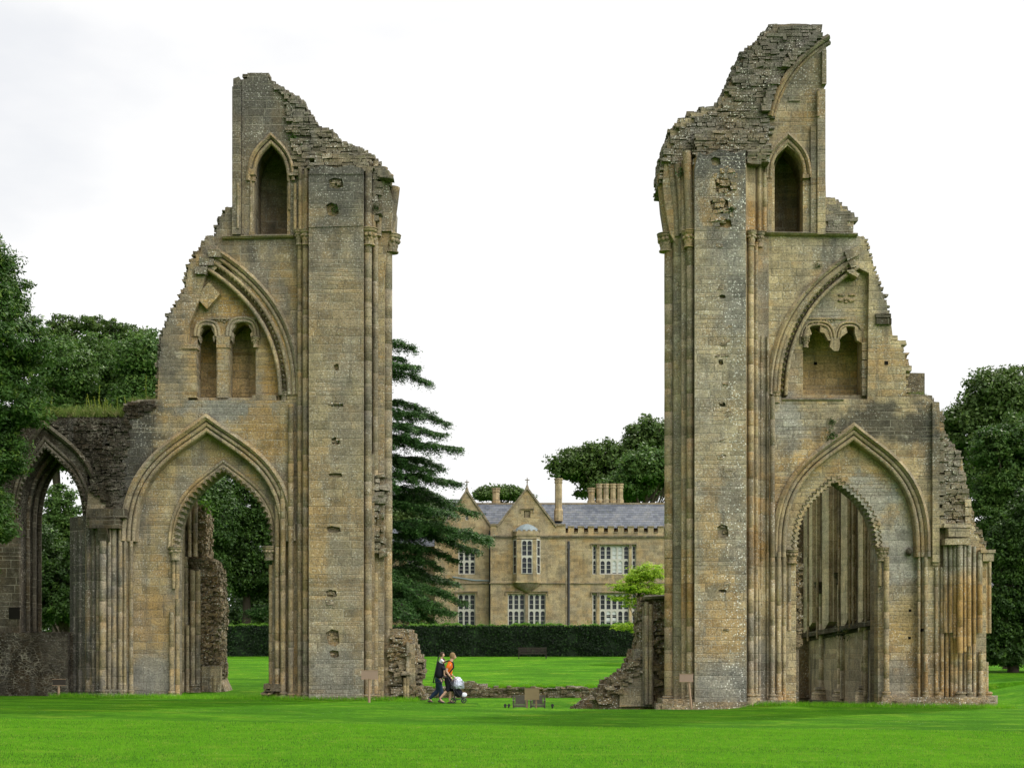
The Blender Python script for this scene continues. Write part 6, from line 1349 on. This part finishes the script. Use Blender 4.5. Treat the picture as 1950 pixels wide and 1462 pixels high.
def person(label, loc, J, mats, facing, headc, hairm, shirt=None, lower=None, lowlen='shorts', s=1.0, group=None):
    t = thing('person', label, 'person', loc, group)
    names = list(J); ix = {n_: i for i, n_ in enumerate(names)}
    E = [('pelvis', 'waist'), ('waist', 'chest'), ('chest', 'neckb'), ('neckb', 'neck'), ('neck', 'skull')]
    for q in 'LR': E += [('chest', 'sh'+q), ('sh'+q, 'el'+q), ('el'+q, 'wr'+q), ('pelvis', 'hip'+q), ('hip'+q, 'kn'+q), ('kn'+q, 'an'+q), ('an'+q, 'toe'+q)]
    b = MB(); b.add(*skinmesh([J[n_] for n_ in names], [(ix[a], ix[c]) for a, c in E])); head(b, headc, facing, s)
    for q in 'LR':
        w, e = Vector(J['wr'+q][:3]), Vector(J['el'+q][:3]); hand(b, w, (w-e), s, .9, -1 if q == 'L' else 1)
    local(b, 'body', M['skin'], t); b = MB(); haircap(b, headc, facing, s); local(b, 'hair', hairm, t)
    def grow(keys, ed, k): return [(*J[n_][:3], J[n_][3]*k if len(J[n_]) > 3 else .05) for n_ in keys], [(keys.index(a), keys.index(c)) for a, c in ed]
    ks = ['chest', 'pelvis', 'waist', 'neckb', 'shL', 'mL', 'shR', 'mR']
    for q in 'LR':
        a, c = Vector(J['sh'+q][:3]), Vector(J['el'+q][:3]); J['m'+q] = (*a.lerp(c, .75), J['sh'+q][3]*.95)
        a, c = Vector(J['kn'+q][:3]), Vector(J['an'+q][:3]); J['k2'+q] = (*a.lerp(c, .22), J['kn'+q][3]*1.35)
    j, e = grow(ks, [('pelvis', 'waist'), ('waist', 'chest'), ('chest', 'neckb'), ('chest', 'shL'), ('shL', 'mL'), ('chest', 'shR'), ('shR', 'mR')], 1.2); b = MB(); b.add(*skinmesh(j, e)); local(b, 'shirt', shirt, t)
    kk = ['pelvis', 'waist']+[x+q for q in 'LR' for x in ('hip', 'kn', 'k2')]+(['anL', 'anR'] if lowlen == 'long' else [])
    ee = [('pelvis', 'waist')]+[z for q in 'LR' for z in (('pelvis', 'hip'+q), ('hip'+q, 'kn'+q), ('kn'+q, 'k2'+q))]+([('k2L', 'anL'), ('k2R', 'anR')] if lowlen == 'long' else [])
    j, e = grow(kk, ee, 1.32); b = MB(); b.add(*skinmesh(j, e)); local(b, 'trousers' if lowlen == 'long' else 'shorts', lower, t)
    for q in 'LR':
        a, c = Vector(J['an'+q][:3]), Vector(J['toe'+q][:3]); d = (c-a); d.z = 0; d = d.normalized() if d.length > .01 else Vector((1, 0, 0)); lz = min(a.z, c.z)
        b = MB(); up_ = (a-c).z-.06; A = a-d*.07+Vector((0, 0, -.075)); B_ = c+d*.06+Vector((0, 0, -.03)); b.add(*skinmesh([(*A, .035), (*A.lerp(B_, .5), .042), (*B_, .036)], [(0, 1), (1, 2)], 1)); local(b, 'shoe', M['shoe'], t)
    return t
PYY = -1.5; ox = PX(850, PYY); oz = ground(ox, PYY)-.0
ppm = FP/(CD+PYY)
J = dict(pelvis=(.05, 0, .90, .125), waist=(.07, 0, 1.05, .115), chest=(.11, 0, 1.27, .125), neckb=(.15, 0, 1.41, .07), neck=(.185, 0, 1.47, .062), skull=(.205, 0, 1.56, .06),
         shL=(.15, .175, 1.36, .062), elL=(.06, .23, 1.09, .043), wrL=(.22, .19, .93, .028), shR=(.13, -.175, 1.36, .062), elR=(.0, -.22, 1.10, .043), wrR=(.15, -.20, .90, .028),
         hipL=(.06, .09, .84, .095), knL=(.17, .09, .47, .058), anL=(.10, .09, .09, .036), toeL=(.25, .09, .04, .028), hipR=(.04, -.09, .84, .095), knR=(.06, -.09, .47, .058), anR=(-.22, -.09, .16, .036), toeR=(-.13, -.09, .045, .028))
person('person in orange shirt and dark long shorts pushing a stroller, child carrier on the back', (ox, PYY, oz), J, None, (1, .15, -.15), (.225, 0, 1.60), M['hair'], M['tee'], M['shorts'])
# child carrier on the back
t = thing('child_carrier', 'black framed child carrier on the back of the walker in orange', 'carrier', (ox-.15, PYY, oz+.8)); o2 = Vector((ox-.15, PYY, oz+.8))
def loc2(pts): return [Vector(p) for p in pts]
b = MB(); b.add(*skinmesh([(-.10, 0, .02, (.16, .15)), (-.09, 0, .25, (.17, .17)), (-.05, 0, .48, (.15, .16)), (-.06, 0, .66, (.10, .13))], [(0, 1), (1, 2), (2, 3)])); local(b, 'carrier_seat', M['pack'], t)
for sy in (-.15, .15):
    b = MB(); b.tube(loc2([(-.30, sy, -.1), (-.22, sy, .3), (-.12, sy, .78), (-.06, sy, .82)]), .014, 7); b.tube(loc2([(-.30, sy, -.1), (.02, sy, -.08), (.1, sy, .5)]), .012, 7); local(b, 'carrier_frame', M['dk'], t)
    b = MB(); b.tube(loc2([(.1, sy*1.1, .15), (.28, sy*1.15, .25), (.4, sy*1.05, .42), (.38, sy, .58), (.24, sy*.95, .655), (.08, sy*.9, .6)]), .022, 7); local(b, 'shoulder_strap', M['pack'], t)
# the child
s = .62; JC = dict(pelvis=(0, 0, 0, .085), waist=(0, 0, .1, .08), chest=(.02, 0, .2, .085), neckb=(.02, 0, .28, .045), neck=(.02, 0, .31, .035), skull=(.03, 0, .36, .045))
for q, sg in (('L', 1), ('R', -1)):
    JC['sh'+q] = (.03, sg*.1, .25, .036); JC['el'+q] = (.10, sg*.14, .17, .028); JC['wr'+q] = (.17, sg*.10, .2, .019)
    JC['hip'+q] = (.03, sg*.07, -.02, .06); JC['kn'+q] = (.13, sg*.15, -.06, .042); JC['an'+q] = (.13, sg*.17, -.26, .026); JC['toe'+q] = (.20, sg*.17, -.29, .022)
person('small child in white top riding in the black carrier, bare legs hanging', (ox-.19, PYY, oz+1.22), JC, None, (.9, -.3, 0), (.045, 0, .43), M['hairb'], M['whitec'], M['pack'], s=.78)
J2 = {k: (v[0]*.9, v[1], v[2]*.90, v[3]) for k, v in J.items() if not k.startswith(('m', 'k2'))}
J2.update(knR=(.16, -.09, .43, .055), anR=(.12, -.09, .10, .036), toeR=(.26, -.09, .04, .028), knL=(.02, .09, .43, .055), anL=(-.27, .09, .15, .036), toeL=(-.18, .09, .05, .028))
person('person in blue jeans and dark top walking on the far side of the carrier', (ox-.36, PYY+.75, ground(ox-.4, PYY+.75)-.04), J2, None, (1, 0, -.1), (.2, 0, 1.45), M['hairb'], M['dtop'], M['jeans'], 'long')
# stroller
sx0 = ox+.30; t = thing('stroller', 'black stroller with crumpled silver sunshade pushed along the grass', 'stroller', (sx0, PYY, oz))
for sy in (-.2, .2):
    b = MB(); b.tube(loc2([(-.26, sy, .95), (-.12, sy, .62), (.28, sy, .12)]), .014, 7); b.tube(loc2([(-.05, sy, .1), (.0, sy, .35), (-.10, sy, .6)]), .013, 7); b.tube(loc2([(-.05, sy, .12), (.28, sy, .14)]), .011, 7); local(b, 'stroller_frame', M['dk'], t)
b = MB(); b.tube(loc2([(-.26, -.23, .95), (-.26, .23, .95)]), .017, 8); local(b, 'handlebar', M['dk'], t)
b = MB(); rr = random.Random(8); k, m = 18, 10
vs = []
for i in range(m+1):
    a = math.pi*.62*i/m
    for q in range(k):
        tt_ = 2*math.pi*q/k; e = 1+rr.uniform(-.07, .07); vs.append((.08+.24*e*math.sin(a)*math.cos(tt_), .22*e*math.sin(a)*math.sin(tt_), .60+.29*e*math.cos(a)))
b.add(vs, [(i*k+q, i*k+(q+1) % k, (i+1)*k+(q+1) % k, (i+1)*k+q) for i in range(m) for q in range(k)]); local(b, 'sunshade', M['foil'], t, False)
b = MB(); b.add(*skinmesh([(.02, 0, .52, (.12, .16)), (.08, 0, .34, (.12, .17)), (.24, 0, .27, (.07, .14))], [(0, 1), (1, 2)])); local(b, 'stroller_seat', M['pack'], t)
b = MB(); b.add(*skinmesh([(.22, 0, .30, (.045, .10)), (.33, 0, .27, (.035, .09)), (.40, 0, .33, (.02, .06))], [(0, 1), (1, 2)])); local(b, 'blanket', M['whitec'], t)
for x_, sy in ((-.06, -.23), (-.06, .23), (.30, -.2), (.30, .2)):
    b = MB(); b.tube([(x_+.075*math.cos(2*math.pi*i/14), sy, .09+.075*math.sin(2*math.pi*i/14)) for i in range(15)], .017, 6, False); b.tube([(x_, sy-.02, .09), (x_, sy+.02, .09)], .03, 8); local(b, 'wheel', M['dk'], t)
